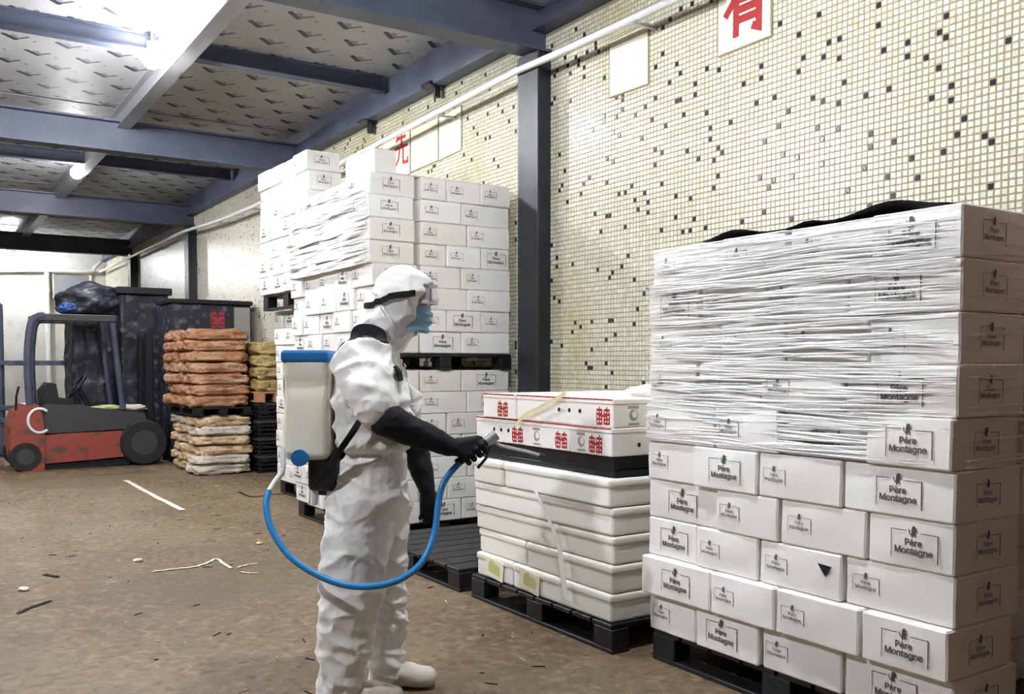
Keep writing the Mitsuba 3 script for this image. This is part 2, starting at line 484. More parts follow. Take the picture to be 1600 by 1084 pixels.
for ts, dk in ((light[300:], False), (rows[300:], True)):
    m_, c_ = tile_field(ts, dk)
    k_ = fresh('wall_right__' + ('dark_tile_field' if dk else 'tile_field'))
    scene[k_] = mikit.ply(m_, 'mat_tile', color=c_)
    tag(k_, kind='stuff')


# columns against the right wall
def column(y, label, foot=0.0):
    t = thing('steel_column', label, 'column')
    w, d = 0.27, 0.15
    part(t, 'flange', cbox(WX - 0.155, WX - 0.135, y - w / 2, y + w / 2, foot, 3.655, 0.003), 'mat_column')
    part(t, 'web', box(WX - 0.135, WX - 0.006, y - 0.09, y + 0.09, foot, 3.655), 'mat_column')
    part(t, 'base_plate', box(WX - 0.2, WX - 0.006, y - 0.19, y + 0.19, 0, 0.02), 'mat_column')
    return t


column(5.86, 'dark steel column against tiled wall, between the double-stacked cartons and the small pallet')
column(10.9, 'dark steel column hidden behind the tallest carton stack')
column(16.1, 'slim dark steel column on the wall above the orange sack pile')
column(20.9, 'most distant dark steel column, beside the end wall corner')

# conduit along the wall, brackets, boards
PXW = 3.918
cp = [tuple(at(px, py, x=PXW)) for px, py in ((1120, -28), (1052, 0), (960, 43), (880, 80), (815, 108), (790, 120), (690, 172), (570, 236), (480, 282), (408, 317), (340, 345), (287, 362), (240, 384))]
cp += [(PXW, 24.3, cp[-1][2])]
t = thing('conduit_pipe', 'long white conduit pipe running along the top of the tiled wall', 'pipe')
part(t, 'pipe', tube(spline(cp, 4), 0.026, 8), 'mat_white_plastic', 50)
for y in (3.4, 4.6, 7.2, 8.6, 9.8, 12.4, 14.0):
    zc = float(np.interp(y, [c[1] for c in cp], [c[2] for c in cp]))
    part(t, 'clip', box(PXW - 0.01, WX - 0.003, y - 0.012, y + 0.012, zc - 0.042, zc - 0.026), 'mat_galv')
t = thing('conduit_pipe', 'white pipe crossing the far end wall, bent upward at its right end', 'pipe')
ep = [at(px, py, y=24.45) for px, py in ((-30, 423), (60, 422), (138, 424), (148, 418), (158, 408))]
part(t, 'pipe', tube(spline(ep, 5), 0.045, 8), 'mat_white_plastic', 50)
t = thing('drain_pipe', 'white vertical pipe on the far end wall behind the forklift', 'pipe')
pa, pb = at(73, 424, y=YE - 0.09), at(75, 566, y=YE - 0.09)
part(t, 'pipe', cyl(pa, (pa[0], pa[1], 0.0), 0.06, 12), 'mat_white_plastic', 50)
part(t, 'collar', cyl((pa[0], pa[1], pa[2] - 0.5), (pa[0], pa[1], pa[2] - 0.4), 0.075, 12), 'mat_white_plastic', 50)
pa, pb = at(84, 428, y=YE - 0.02), at(140, 464, y=YE - 0.02)
put('window_1', box(pa[0], pb[0], YE - 0.03, YE - 0.002, pb[2], pa[2]), 'mat_galv')
tag('window_1', 'pale grey blind window panel high on the end wall', kind='structure')
part('window_1', 'frame', cat_([box(pa[0] - .05, pb[0] + .05, YE - .045, YE - .001, pa[2], pa[2] + .05), box(pa[0] - .05, pb[0] + .05, YE - .045, YE - .001, pb[2] - .05, pb[2]), box(pa[0] - .05, pa[0], YE - .045, YE - .001, pb[2], pa[2]), box(pb[0], pb[0] + .05, YE - .045, YE - .001, pb[2], pa[2])]), 'mat_board')
for (px, py, what) in ((690, 132, 'black clamp under the wall beam, nearer one to the big column'), (586, 190, 'black clamp under the wall beam, farther one above the carton stack')):
    y, z = wall_yz(px, py)
    t = thing('beam_clamp', what, 'clamp')
    part(t, 'jaw', cbox(WX - 0.17, WX - 0.01, y - 0.09, y + 0.09, z - 0.02, 3.82, 0.01), 'mat_black_plastic')
    part(t, 'bolt', cyl((WX - 0.06, y - 0.02, z - 0.13), (WX - 0.06, y - 0.02, z - 0.015), 0.035, 8), 'mat_black_plastic')


def stroke(pts, w):
    return sg.LineString(pts).buffer(w / 2, cap_style=2, join_style=2)


def wall_board(name, corners, label, cat, glyph=None, trim=True):
    """A thin board on the right wall, its outline given as (y, z) corners."""
    t = thing(name, label, cat)
    poly = sg.Polygon(corners)
    def onto(m, x):  # drawing plane (y, z) -> the wall
        v = m.vertices
        return trimesh.Trimesh(np.stack([x - v[:, 2], v[:, 0], v[:, 1]], 1), m.faces[:, ::-1], process=False)
    part(t, 'sheet', onto(extrude(poly, 0.008), WX - 0.006), 'mat_board')
    if trim:
        edge = poly.buffer(0.010).difference(poly.buffer(-0.004))
        part(t, 'edging', onto(extrude(edge, 0.004), WX - 0.005), 'mat_board_trim')
    if glyph is not None:
        part(t, 'red_lettering', onto(extrude(glyph, 0.0015), WX - 0.0145), 'mat_ink_red')
    return t


def quad(px):
    return [wall_yz(*p) for p in px]


# the sign with the red character: strokes in a unit square (x right as read = -y on the wall)
def char_to_wall(strokes, cy, cz, s, w):
    parts_ = [stroke([(cy - (x - .5) * s, cz + (y - .5) * s) for x, y in st], w * s) for st in strokes]
    return so.unary_union(parts_)


YOU = [[(.05, .80), (.95, .80)], [(.50, 1.0), (.38, .72), (.08, .40)], [(.32, .62), (.32, .02)], [(.32, .60), (.80, .60), (.80, .06), (.66, .12)], [(.32, .44), (.80, .44)], [(.32, .28), (.80, .28)]]
XIAN = [[(.32, .98), (.20, .74)], [(.25, .82), (.80, .82)], [(.52, 1.0), (.52, .55)], [(.08, .55), (.92, .55)], [(.40, .55), (.34, .25), (.10, .04)], [(.62, .55), (.62, .10), (.90, .08), (.92, .22)]]
q = quad([(1125, -60), (1125, 88), (1206, 56), (1206, -92)])
y0, z0 = wall_yz(1166, 30)
wall_board('sign_board', q, 'cream sign board with a red painted character, at the photo top edge', 'sign', char_to_wall(YOU, y0 + 0.0, z0 + 0.085, 0.36, 0.125))
q = quad([(955, 66), (955, 152), (1014, 131), (1014, 38)])
wall_board('sign_board', q, 'blank cream board on the tiled wall below the white pipe', 'sign')
q = quad([(600, 226), (600, 288), (642, 270), (642, 204)])
y0, z0 = wall_yz(629, 233)
wall_board('sign_board', q, 'small cream board with a red character above the double-stacked cartons', 'sign', char_to_wall(XIAN, y0, z0, 0.34, 0.09))
q = quad([(644, 204), (644, 268), (686, 250), (686, 184)])
wall_board('sign_board', q, 'blank cream board next right of the small red character board', 'sign')
q = quad([(688, 184), (688, 250), (722, 234), (722, 166)])
wall_board('sign_board', q, 'second blank cream board right of the small red character board', 'sign')

# lamps
for i, (x, y, z) in enumerate(LAMP_XYZ):
    names = ['bright ceiling lamp just above the picture', 'nearest bright lamp hanging at the ceiling, top left', 'second bright lamp under the ceiling, at left', 'farthest bright lamp near the end wall, at left edge']
    t = thing('ceiling_lamp', names[i] if i < 4 else f'unseen ceiling lamp out of view at left, lighting left-facing sides, {ORD[i - 3]} from the front', 'lamp', None if i < 4 else 'unseen lamps out of view at left')
    k = part(t, 'bulb', trimesh.creation.icosphere(3, 0.085).apply_translation((x, y, z)), 'mat_lamp', True)
    scene[k]['emitter'] = {'type': 'area', 'radiance': rgb(*(LAMP_POWER * LAMP_SHARE[i] * c for c in (0.98, 1.0, 1.03)))}
    part(t, 'socket', cyl((x, y, z + 0.072), (x, y, z + 0.14), 0.045, 12), 'mat_galv', 40)
    part(t, 'stem', cyl((x, y, z + 0.135), (x, y, CEIL + 0.001), 0.012, 8), 'mat_galv', 40)


# ------------------------------------------------------------------ pallets
def pallet(x0, x1, y0, y1, z, h, label, group=None, bsdf='mat_black_plastic'):
    t = thing('pallet', label, 'pallet', group)
    n = 8
    w = (y1 - y0) / n
    for i in range(n):
        part(t, 'deck_board', cbox(x0, x1, y0 + i * w + 0.008, y0 + (i + 1) * w - 0.008, z + h - 0.022, z + h, 0.003), bsdf)
    for x in (x0, (x0 + x1) / 2 - 0.05, x1 - 0.10):
        part(t, 'runner', cbox(x, x + 0.10, y0, y1, z, z + 0.02, 0.003), bsdf)
        for y in (y0, (y0 + y1) / 2 - 0.07, y1 - 0.14):
            part(t, 'block', cbox(x, x + 0.10, y, y + 0.14, z + 0.02, z + h - 0.022, 0.004), bsdf)
    return t


# ------------------------------------------------------------------ printed cartons
def crest():
    """A rampant beast as a silhouette, about one unit high."""
    body = sg.Polygon([(.30, .0), (.42, .02), (.44, .16), (.52, .22), (.60, .05), (.72, .05), (.66, .16), (.66, .34), (.60, .50), (.74, .52), (.84, .44), (.88, .50), (.78, .62), (.62, .64), (.76, .72), (.80, .86),
                       (.68, .82), (.62, .98), (.50, 1.0), (.40, .92), (.30, .94), (.36, .82), (.26, .70), (.34, .64), (.24, .52), (.30, .36), (.22, .28), (.10, .40), (.12, .62), (.02, .70), (.04, .40), (.16, .20), (.30, .18)])
    return body


CREST = crest()


def print_mesh(w, kind):
    """The carton's print: crest, two lines of text and the broken frame, as flat ink 0.6 mm thick; returns dark and grey meshes."""
    s = w / 0.30
    polys = []
    c = so.unary_union([CREST])
    from shapely import affinity
    c = affinity.translate(affinity.scale(c, 0.046 * s, 0.046 * s, origin=(0, 0)), -0.022 * s, 0.062 * s)
    t = 0.0026 * s
    fr = so.unary_union([sg.box(-.100 * s, .085 * s, -.030 * s, .085 * s + t), sg.box(.030 * s, .080 * s, .105 * s, .080 * s + t), sg.box(.103 * s, -.03 * s, .105 * s + t, .082 * s), sg.box(-.100 * s, -.03 * s, -.100 * s + t, .087 * s)])
    out = [extrude(so.unary_union([c]), 0.0006)]
    for txt, hh, y in (('Père', 0.026, 0.028), ('Montagne', 0.026, -0.006)):
        m = meshkit.text_mesh(txt, hh * s, 0.0006, bold=w > 0.2)
        m.apply_translation((-m.bounds[:, 0].mean(), y * s, 0))
        out.append(m)
    out.append(extrude(fr, 0.0005))
    return flat_to_front(cat_(out))


PRINTS = {}


def get_print(w):
    if w not in PRINTS:
        PRINTS[w] = mikit.ply(print_mesh(w, 0), 'mat_ink')
    return PRINTS[w]


CARTONS = {}


def carton_ply(w, d, h, tone, seed):
    key = (round(w, 3), round(d, 3), round(h, 3), tone, seed)
    if key not in CARTONS:
        m = cbox(-w / 2, w / 2, 0, d, 0, h, 0.006)
        m = m.subdivide().subdivide()
        r = random.Random(seed)
        v = m.vertices
        ph = [r.uniform(0, 6) for _ in range(3)]
        bul = 0.004 + 0.003 * r.random()
        ins = np.sin(np.pi * np.clip(v[:, 2] / h, 0, 1)) * np.sin(np.pi * np.clip(v[:, 0] / w + .5, 0, 1))
        v[:, 1] += np.where(v[:, 1] < 0.01, -bul * ins + 0.0022 * np.sin(v[:, 0] * 21 + ph[0]) * np.sin(v[:, 2] * 30 + ph[1]), 0)
        inx = np.sin(np.pi * np.clip(v[:, 2] / h, 0, 1)) * np.sin(np.pi * np.clip(v[:, 1] / d, 0, 1))
        v[:, 0] += np.sign(v[:, 0]) * np.where(abs(v[:, 0]) > w / 2 - 0.008, 0.003 * inx, 0)
        m.vertices = v
        CARTONS[key] = (mikit.ply(m, CARD[tone], smooth=25), bul)
    return CARTONS[key]


def carton(label, w, d, h, x, y, z, face, group, prints, r, side_print=None, sticker=False):
    """face 'L': its printed side looks to -x; face 'R': to -y. (x, y, z): middle of that side's lower edge."""
    t = thing('carton', label, 'carton', group)
    ang = (-90 if face == 'L' else 0) + r.gauss(0, 0.5)
    tw = T().translate([x, y, z]).rotate([0, 0, 1], ang)
    p, bul = carton_ply(w - r.choice((0.005, 0.006, 0.009, 0.016)), d, h - 0.003, r.randrange(3), r.randrange(6))
    part(t, 'body', p, None, tw=tw)
    for (pw, u, v) in prints:
        a = get_print(pw)
        loc = T().translate([x, y, z]).rotate([0, 0, 1], ang).translate([u, -bul - 0.0021, v])
        part(t, 'print', a, None, tw=loc, label='dark crest and lettering')
    if sticker:
        part(t, 'sticker', flat_to_front(extrude(sg.Polygon([(-.03, .02), (.032, .016), (.004, -.024)]), 0.0008)), 'mat_black_plastic', tw=tw @ T().translate([w * 0.32, -bul - 0.0026, h * 0.62]), label='small black triangular mark')
    if side_print:
        pw, u, v = side_print                      # on the end that looks to -y (only for 'L' cartons)
        a = get_print(pw)
        loc = T().translate([x, y, z]).rotate([0, 0, 1], ang).translate([w / 2 + 0.004, u, v]).rotate([0, 0, 1], 90)
        part(t, 'print', a, None, tw=loc, label='dark crest and lettering')
    return t


def layout_prints(w, h, r, big=None):
    if big or (big is None and r.random() < 0.25):
        return [(0.25, r.uniform(-0.02, 0.02), h * 0.33)]
    return [(0.155, -w / 2 + 0.08 + r.uniform(0, 0.015), h * 0.40)]


SIDE = {'L': 'left-facing', 'R': 'right-facing'}


def stack(name, fx, fy, y_joints, x_joints, z, h, rows_, depth, seed, row_out=None, group=None, skip_L=None, skip_R=None, bigs=None, lastside=True, recess=0.0, mark=None):
    """A block of cartons: the printed wall that looks to -x (at fx, joints along y from far to near) and the one that looks to -y (at fy, joints along x)."""
    r = random.Random(seed)
    for k in range(rows_):                       # k = 0 is the lowest row
        zz = z + k * h
        top = rows_ - k
        jl = y_joints[k % len(y_joints)]
        out = (row_out or {}).get(top, 0.0)
        n = len(jl) - 1
        for i in range(n):
            if skip_L and skip_L(k, i): continue
            ya, yb = jl[i], jl[i + 1]            # ya far, yb near
            w = ya - yb
            o = out + r.uniform(-0.016, 0.014)
            lab = f'white carton, {ORD[i + 1]} from left, {ORD[top]} row from top, {SIDE["L"]} side of {name}'
            b = (bigs or {}).get((top, i))
            sp = (0.20, depth * 0.45, h * 0.38) if (i == n - 1 and lastside) else None
            carton(lab, w, depth, h, fx - o, (ya + yb) / 2, zz, 'L', group, layout_prints(w, h, r, b), r, sp, sticker=(mark == (top, i)))
        if x_joints:
            jr = x_joints[k % len(x_joints)]
            jr = [fx + depth + 0.016] + list(jr)
            for i in range(len(jr) - 1):
                if skip_R and skip_R(k, i): continue
                w = jr[i + 1] - jr[i]
                lab = f'white carton, {ORD[i + 2]} from corner, {ORD[top]} row from top, {SIDE["R"]} side of {name}'
                carton(lab, w, 0.34, h, (jr[i] + jr[i + 1]) / 2, fy + r.uniform(-0.006, 0.012) + (recess if k < 4 else 0), zz, 'R', group, layout_prints(w, h, r), r)


def film(name, label, faces, seed, col='mat_film', n=70, wmax=0.012):
    """Stretch film: the drawn-out creases of the wrap, as one mesh. faces: (origin, along, length, normal, z0, z1)."""
    r = np.random.default_rng(seed)
    ms = []
    for (o, a, L, nrm, z0, z1) in faces:
        o, a, nrm = (np.array(v, float) for v in (o, a, nrm))
        for q in range(n):
            z = r.uniform(z0, z1)
            s0, s1 = (0, L) if r.random() < 0.35 else sorted(r.uniform(0, L, 2))
            if s1 - s0 < 0.15: s1 = min(L, s0 + 0.3)
            k = 22
            s = np.linspace(s0, s1, k)
            slope = r.uniform(-0.02, 0.02)
            zz = z + slope * (s - s0) + 0.006 * np.sin(s * r.uniform(3, 9) + r.uniform(0, 6))
            w = r.uniform(0.003, wmax) * np.clip(np.sin(np.linspace(0.12, np.pi - 0.12, k)) * 1.5, 0, 1)
            off = 0.016 + 0.004 * np.sin(s * r.uniform(5, 14) + r.uniform(0, 6))
            zz = np.clip(zz, z0 + 0.004, z1 - 0.004)
            P = np.zeros((k, 3, 3))
            for j, (dz, do) in enumerate(((-0.5, 0.0), (0, 0.003), (0.5, 0.0))):
                P[:, j] = o + a * s[:, None] + nrm * (off + do)[:, None] + np.array([0, 0, 1]) * (zz + dz * w)[:, None]
            ms.append(trimesh.Trimesh(P.reshape(-1, 3), grid_faces(k, 3), process=False))
    key = thing(name, label, 'film')
    put(key, cat_(ms), col, True)
    return key


# --- near right stack: left face x = 2.77 from y 3.15 (far) to 1.68 (near)
RX, RYF, RYN = 2.775, 3.155, 1.685
PZ = 0.14
pallet(RX + 0.02, 3.95, RYN + 0.03, RYF - 0.02, 0.0, 0.14, 'black pallet under the near right carton stack')


def ty(ts): return [RYF + (RYN - RYF) * t for t in ts]


A_, B_ = ty([0, .21, .45, .71, 1]), ty([0, .29, .52, .775, 1])
stack('near right stack', RX, RYN, [A_, B_], [[3.50, 3.86], [3.56, 3.86]], PZ, 0.17, 10, 0.38, 21,
      row_out={9: 0.035, 6: 0.012, 5: 0.008, 3: 0.0, 4: 0.004, 10: 0.0, 1: -0.012, 2: -0.012}, group='cartons on the near right pallet', recess=0.16, mark=(8, 2),
      bigs={(6, 3): True, (9, 3): True, (9, 0): True, (7, 0): True, (10, 3): True, (4, 3): True, (3, 1): False, (3, 2): False, (1, 3): True, (2, 3): True, (5, 3): True, (8, 3): False})
film('stretch_film', 'clear stretch film creased round the upper half of the near right stack',
     [((RX, RYF, 0), (0, -1, 0), 1.46, (-1, 0, 0), 1.0, 1.83)], 5, n=230)
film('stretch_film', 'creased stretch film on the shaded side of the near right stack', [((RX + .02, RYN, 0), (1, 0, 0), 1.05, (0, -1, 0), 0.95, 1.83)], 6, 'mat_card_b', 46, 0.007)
# black sheet on top
u_, v_ = np.meshgrid(np.linspace(0, 1, 26), np.linspace(0, 1, 16), indexing='ij')
hump = 0.040 * np.exp(-((u_ - 0.80) / 0.13) ** 2) + 0.030 * np.exp(-((u_ - 0.16) / 0.10) ** 2) + 0.018 * np.exp(-((u_ - 0.50) / 0.06) ** 2)
P = np.stack([RX + 0.03 + v_ * 1.0, RYF - 0.30 - u_ * 1.10, PZ + 1.699 + hump * (1 - 0.6 * v_) + 0.004 * meshkit.noise(np.stack([u_ * 8, v_ * 8, v_ * 0], -1))], -1)
put(thing('plastic_sheet', 'black plastic sheet lying rumpled on top of the near right stack', 'sheet'), sheet(P, 0.004), 'mat_black_plastic', True)
t = thing('unseen_load', 'tall unseen load under a brown cover, out of view, shading the near right stack', 'load')  # unseen load out of view, placed to darken the near stack side
m = rbox(2.82, 4.04, -0.15, 1.22, 0.0, 2.25, 0.05, 12).subdivide_to_size(0.12)
m.vertices = m.vertices + (meshkit.fbm(m.vertices * 3, 3)[:, None] - 0.5) * 0.05 * np.array([[1, 1, 0]])
part(t, 'cover', m, 'mat_brown_cover', True)

# --- the double-stacked cartons behind the worker
SX, SY = 2.82, 6.17
N5 = [np.linspace(7.86, SY, 6).tolist(), [7.86, 7.6, 7.25, 6.92, 6.56, SY]]
X3 = [[3.55, 3.99], [3.42, 3.72, 3.99], [3.60, 3.99]]
pallet(SX + 0.03, 3.97, SY + 0.03, 7.84, 0.0, 0.14, 'black floor pallet under the double-stacked cartons')
stack('lower tier, double stack', SX, SY, N5, X3, 0.14, 0.164, 7, 0.36, 31, group='cartons of the lower tier behind the worker')
pallet(SX - 0.01, 3.99, SY - 0.02, 7.86, 1.29, 0.118, 'black pallet sandwiched between the two tiers of cartons behind the worker')
stack('upper tier, double stack', SX, SY, N5, X3, 1.412, 0.163, 8, 0.36, 32, row_out={1: 0.02, 2: 0.03, 3: 0.025, 4: 0.03}, group='cartons of the upper tier behind the worker')
film('stretch_film', 'clear stretch film round the top rows of the double stack behind the worker',
     [((SX - 0.03, 7.86, 0), (0, -1, 0), 1.69, (-1, 0, 0), 2.06, 2.71)], 8, n=110, wmax=0.03)
put(thing('slip_sheet', 'thin cardboard sheet lying on top of the double-stacked cartons', 'sheet'), cbox(SX + 0.03, 3.96, SY + 0.02, 7.82, 2.716, 2.724, 0.002), 'mat_card_b')
r = random.Random(5)
for j in range(2):
    carton(f'loose white carton on top of the double stack, {"upper" if j else "lower"} of two', 0.62, 0.2, 0.20, 3.28, 7.45, 2.725 + j * 0.2, 'L', None, [], r)

# --- the tallest stack, farther back
KX, KY = 3.03, 8.02
Y4 = [[9.38, 9.04, 8.7, 8.36, KY], [9.38, 9.12, 8.78, 8.4, KY]]
pallet(KX + 0.18, 3.98, KY + 0.02, 9.36, 0.0, 0.14, 'black floor pallet under the tallest carton stack')
stack('lower tier, tallest stack', KX + 0.15, KY, Y4, None, 0.14, 0.173, 10, 0.36, 41, group='cartons of the lower tier of the tallest stack', lastside=False)
pallet(KX + 0.02, 3.98, KY, 9.36, 1.872, 0.15, 'black pallet between the two tiers of the tallest stack')
stack('upper tier, tallest stack', KX, KY, Y4, [[3.7, 3.98]], 2.025, 0.175, 7, 0.32, 42, group='cartons of the upper tier of the tallest stack', skip_R=lambda k, i: k > 4)

# ------------------------------------------------------------------ the small pallet in the middle
MX, MYF, MYN = 2.69, 4.52, 3.29
pallet(MX - 0.02, 3.72, MYN - 0.02, MYF + 0.02, 0.0, 0.135, 'black pallet under the white foam boxes')
pallet(2.66, 3.90, 4.66, 5.98, 0.0, 0.135, 'empty black pallet on the floor behind the foam box pallet')
FOAM = {}


def foam_box(label, w, d, h, x, y, z, r, tone, deep=False):
    t = thing('foam_box', label, 'foam box', 'foam boxes on the small pallet')
    ang = -90 + r.gauss(0, 0.7)
    tw = T().translate([x, y, z]).rotate([0, 0, 1], ang)
    key = (w, d, h, tone)
    if key not in FOAM:
        FOAM[key] = (mikit.ply(rbox(-w / 2 + 0.006, w / 2 - 0.006, 0.006, d - 0.006, 0, h * 0.68, 0.012, 12), tone, smooth=40),
                     mikit.ply(rbox(-w / 2, w / 2, 0, d, h * 0.66, h - 0.003, 0.014, 12), tone, smooth=40))
    part(t, 'body', FOAM[key][0], None, tw=tw)
    part(t, 'lid', FOAM[key][1], None, tw=tw)
    return t, tw


r = random.Random(17)
fh = 0.134
LAYER = ['bottom', 'second', 'third', 'fourth', 'top']
for k in range(5):
    js = [[4.52, 4.14, 3.29], [4.52, 4.02, 3.29], [4.53, 3.29], [4.52, 3.29], [4.51, 4.2, 3.29]][k]
    for i in range(len(js) - 1):
        w = js[i] - js[i + 1] - 0.008
        for dcol in range(2):
            o = r.uniform(-0.012, 0.012) + (0.02 if k == 4 else 0)
            where = ('left of two' if i == 0 else 'right of two') if len(js) == 3 else 'long single one'
            t, tw = foam_box(f'white foam box, {where}, {LAYER[k]} layer, {"front" if dcol == 0 else "rear"} row of small pallet', round(w, 3), 0.48, fh,
                             MX - o + dcol * 0.51, (js[i] + js[i + 1]) / 2, 0.136 + k * fh, r, 'mat_foam' if (k + i) % 2 else 'mat_foam_b')
            if k == 0 and dcol == 0:
                loc = tw @ T().translate([0.02 if i == 0 else -0.24, -0.003, 0.012]).rotate([0, 1, 0], 6)
                part(t, 'card', flat_to_front(extrude(sg.box(-0.10, 0, 0.08, 0.105), 0.004)), 'mat_board', tw=loc, label='cream card with a yellow green picture')
                part(t, 'picture', flat_to_front(extrude(so.unary_union([sg.Point(-0.03, .06).buffer(.036, 5), sg.Point(.02, .055).buffer(.03, 5), sg.box(-.06, .025, .05, .04)]), 0.001)), 'mat_green', tw=loc @ T().translate([0, -0.004, 0]))
# the black tray between foam boxes and fruit cartons
t = thing('tray', 'black plastic tray between the foam boxes and the red-printed cartons', 'tray')
tz = 0.136 + 5 * fh
part(t, 'base', cbox(MX + 0.03, 3.68, MYN + 0.03, MYF - 0.02, tz, tz + 0.03, 0.006), 'mat_black_plastic')
for (a, b, c, d) in ((MX + 0.03, MX + 0.05, MYN + 0.03, MYF - 0.02), (3.66, 3.68, MYN + 0.03, MYF - 0.02)):
    part(t, 'rim', cbox(a, b, c, d, tz + 0.03, tz + 0.098, 0.004), 'mat_black_plastic')
for y in np.linspace(MYN + 0.05, MYF - 0.10, 5):
    part(t, 'rib', cbox(MX + 0.052, 3.658, y, y + 0.05, tz + 0.03, tz + 0.098, 0.004), 'mat_black_plastic')


def glyph_block(w, h, r):
    """Two blocky red characters, as printed on fruit cartons."""
    g = random.Random(4)
    ps = []
    for cx in (-w / 4, w / 4):
        for q in range(4):
            y = -h / 2 + q * h / 4 + g.uniform(0, .03) * h
            ps.append(sg.box(cx - w * g.uniform(.14, .22), y, cx + w * g.uniform(.14, .22), y + h * 0.13))
        ps.append(sg.box(cx - w * 0.035, -h / 2, cx + w * 0.035, h * 0.5))
        for q in (-0.17, 0.17):
            ps.append(sg.Polygon([(cx + q * w - .03 * w, -h * g.uniform(.3, .5)), (cx + q * w + .04 * w, -h * .5), (cx + q * w + .03 * w, h * g.uniform(.1, .4)), (cx + q * w - .03 * w, h * .3)]))
    ps.append(sg.box(-w * .3, -h * .06, w * .3, h * .06))
    return flat_to_front(extrude(so.unary_union(ps), 0.0006))


RED_P = mikit.ply(glyph_block(0.11, 0.085, r), 'mat_ink_red')
HOLE_P = mikit.ply(flat_to_front(extrude(sg.Point(0, 0).buffer(0.0105, 8), 0.0007)), 'mat_black_plastic')
LEAF_P = mikit.ply(flat_to_front(extrude(so.unary_union([sg.Point(0, 0).buffer(0.026, 8).difference(sg.Point(0.006, 0.004).buffer(0.017, 8)), sg.box(-.035, .03, .03, .043), sg.box(-.03, -.045, .035, -.036)]), 0.0006)), 'mat_ink_grey')
LINE = {}
fz = tz + 0.10
r = random.Random(23)
rows_f = [([4.52, 4.03, 3.62, 3.29], ['holes_red', 'leaf_red', 'leaf_red']), ([4.42, 4.10, 3.29], ['red', 'holes_red'])]
for k, (js, pr) in enumerate(rows_f):
    for i in range(len(js) - 1):
        w = js[i] - js[i + 1] - 0.006
        for dcol in range(2):
            words = [['left', 'middle', 'right'], ['left', 'right']][k][i]
            t = thing('fruit_carton', f'white carton with red print, {words} one, {"upper" if k else "lower"} layer, {"front" if dcol == 0 else "rear"} row on black tray', 'carton', 'red-printed cartons on the small pallet')
            x, y, z = MX + 0.0 + dcol * 0.5 + r.uniform(-0.01, 0.01), (js[i] + js[i + 1]) / 2, fz + k * 0.133
            ang = -90 + r.gauss(0, 0.6)
            tw = T().translate([x, y, z]).rotate([0, 0, 1], ang)
            part(t, 'body', cbox(-w / 2, w / 2, 0, 0.48, 0, 0.108, 0.004), 'mat_fruit_card', tw=tw)
            part(t, 'lid', cbox(-w / 2 - 0.002, w / 2 + 0.002, -0.003, 0.483, 0.106, 0.131, 0.004), 'mat_fruit_card', tw=tw)
            part(t, 'printed_line', flat_to_front(extrude(sg.box(-w / 2 + .002, .1315, w / 2 - .002, .1245), 0.0005)), 'mat_ink_red', tw=tw @ T().translate([0, -0.0031, -0.0005]), label='thin red printed line')
            if dcol: continue
            kind = pr[i]
            if 'holes' in kind:
                for q in range(3):
                    part(t, 'vent_hole', HOLE_P, None, tw=tw @ T().translate([(-0.02 if w > 0.6 else -w * 0.12) + q * (0.085 if w > .6 else 0.07), -0.0005, 0.068]))
            if 'leaf' in kind:
                part(t, 'print', LEAF_P, None, tw=tw @ T().translate([-w * 0.22, -0.0005, 0.056]), label='grey printed emblem')
            part(t, 'red_print', RED_P, None, tw=tw @ T().translate([w / 2 - 0.075 if w > .35 else 0.04, -0.0005, 0.052]), label='red printed characters')
            if i == len(js) - 2:
                loc = tw @ T().translate([w / 2, 0, 0]).rotate([0, 0, 1], 90)
                if k == 0: part(t, 'vent_hole', HOLE_P, None, tw=loc @ T().translate([0.16, -0.0005, 0.05]))
                else: part(t, 'print', LEAF_P, None, tw=loc @ T().translate([0.12, -0.0005, 0.056]), label='grey printed emblem')


def ribbon(pts, w, across, bsdf, key, th=0.001, n=6):
    p = spline(pts, n)
    a = np.array(across, float)
    P = np.stack([p - a * w / 2, p + a * w / 2], 1)
    put(key, sheet(P, th), bsdf, True)


# straps on the small pallet
fx_ = MX - 0.035
pp = [at(px, py, x=fx_) for px, py in ((836, 766), (852, 800), (868, 836), (876, 870), (880, 905), (884, 935))]
ribbon(pp, 0.05, (0, 0.9, 0.3), 'mat_film', thing('packing_strap', 'slack white plastic strap hanging down the front of the foam boxes', 'strap'), 0.002)
pp = [at(px, py, x=fx_ + 0.012) for px, py in ((806, 664), (822, 648), (846, 636), (868, 624), (884, 614))]
ribbon(pp, 0.02, (0, 0.5, 0.85), 'mat_yellow_tape', thing('tape_strip', 'slanting yellowish tape across the fronts of the red-printed cartons', 'tape'), 0.002)
bag = trimesh.creation.icosphere(4, 1.0)
bag.vertices = bag.vertices * (0.13, 0.16, 0.035) * (0.75 + 0.55 * meshkit.fbm(bag.vertices * 2.4, 4)[:, None])
bag.apply_translation((3.1, 3.46, fz + 0.27 + 0.02))
put(thing('plastic_bag', 'crumpled white plastic bag on top of the red-printed cartons', 'bag'), bag, 'mat_film', True)

# ------------------------------------------------------------------ sacks, crates and other goods at the back


def sack_mesh(l, w, h, seed):
    s = m3.Manifold.sphere(1.0, 32)
    m = trimesh.creation.icosphere(4, 1.0)
    v = m.vertices
    p = np.sign(v) * np.abs(v) ** 0.36
    edge = np.clip(np.abs(p[:, 0]), 0, 1)
    p[:, 2] *= 1 - 0.22 * edge ** 8
    out = p * (l / 2, w / 2, h / 2)
    out += (meshkit.fbm(out * 9 + seed * 11, 4)[:, None] - 0.5) * 0.09 * v
    out += (meshkit.noise(out * (9, 30, 30) + seed * 3)[:, None] - 0.5) * 0.05 * v
    return trimesh.Trimesh(out, m.faces, process=False)


SACK = {}


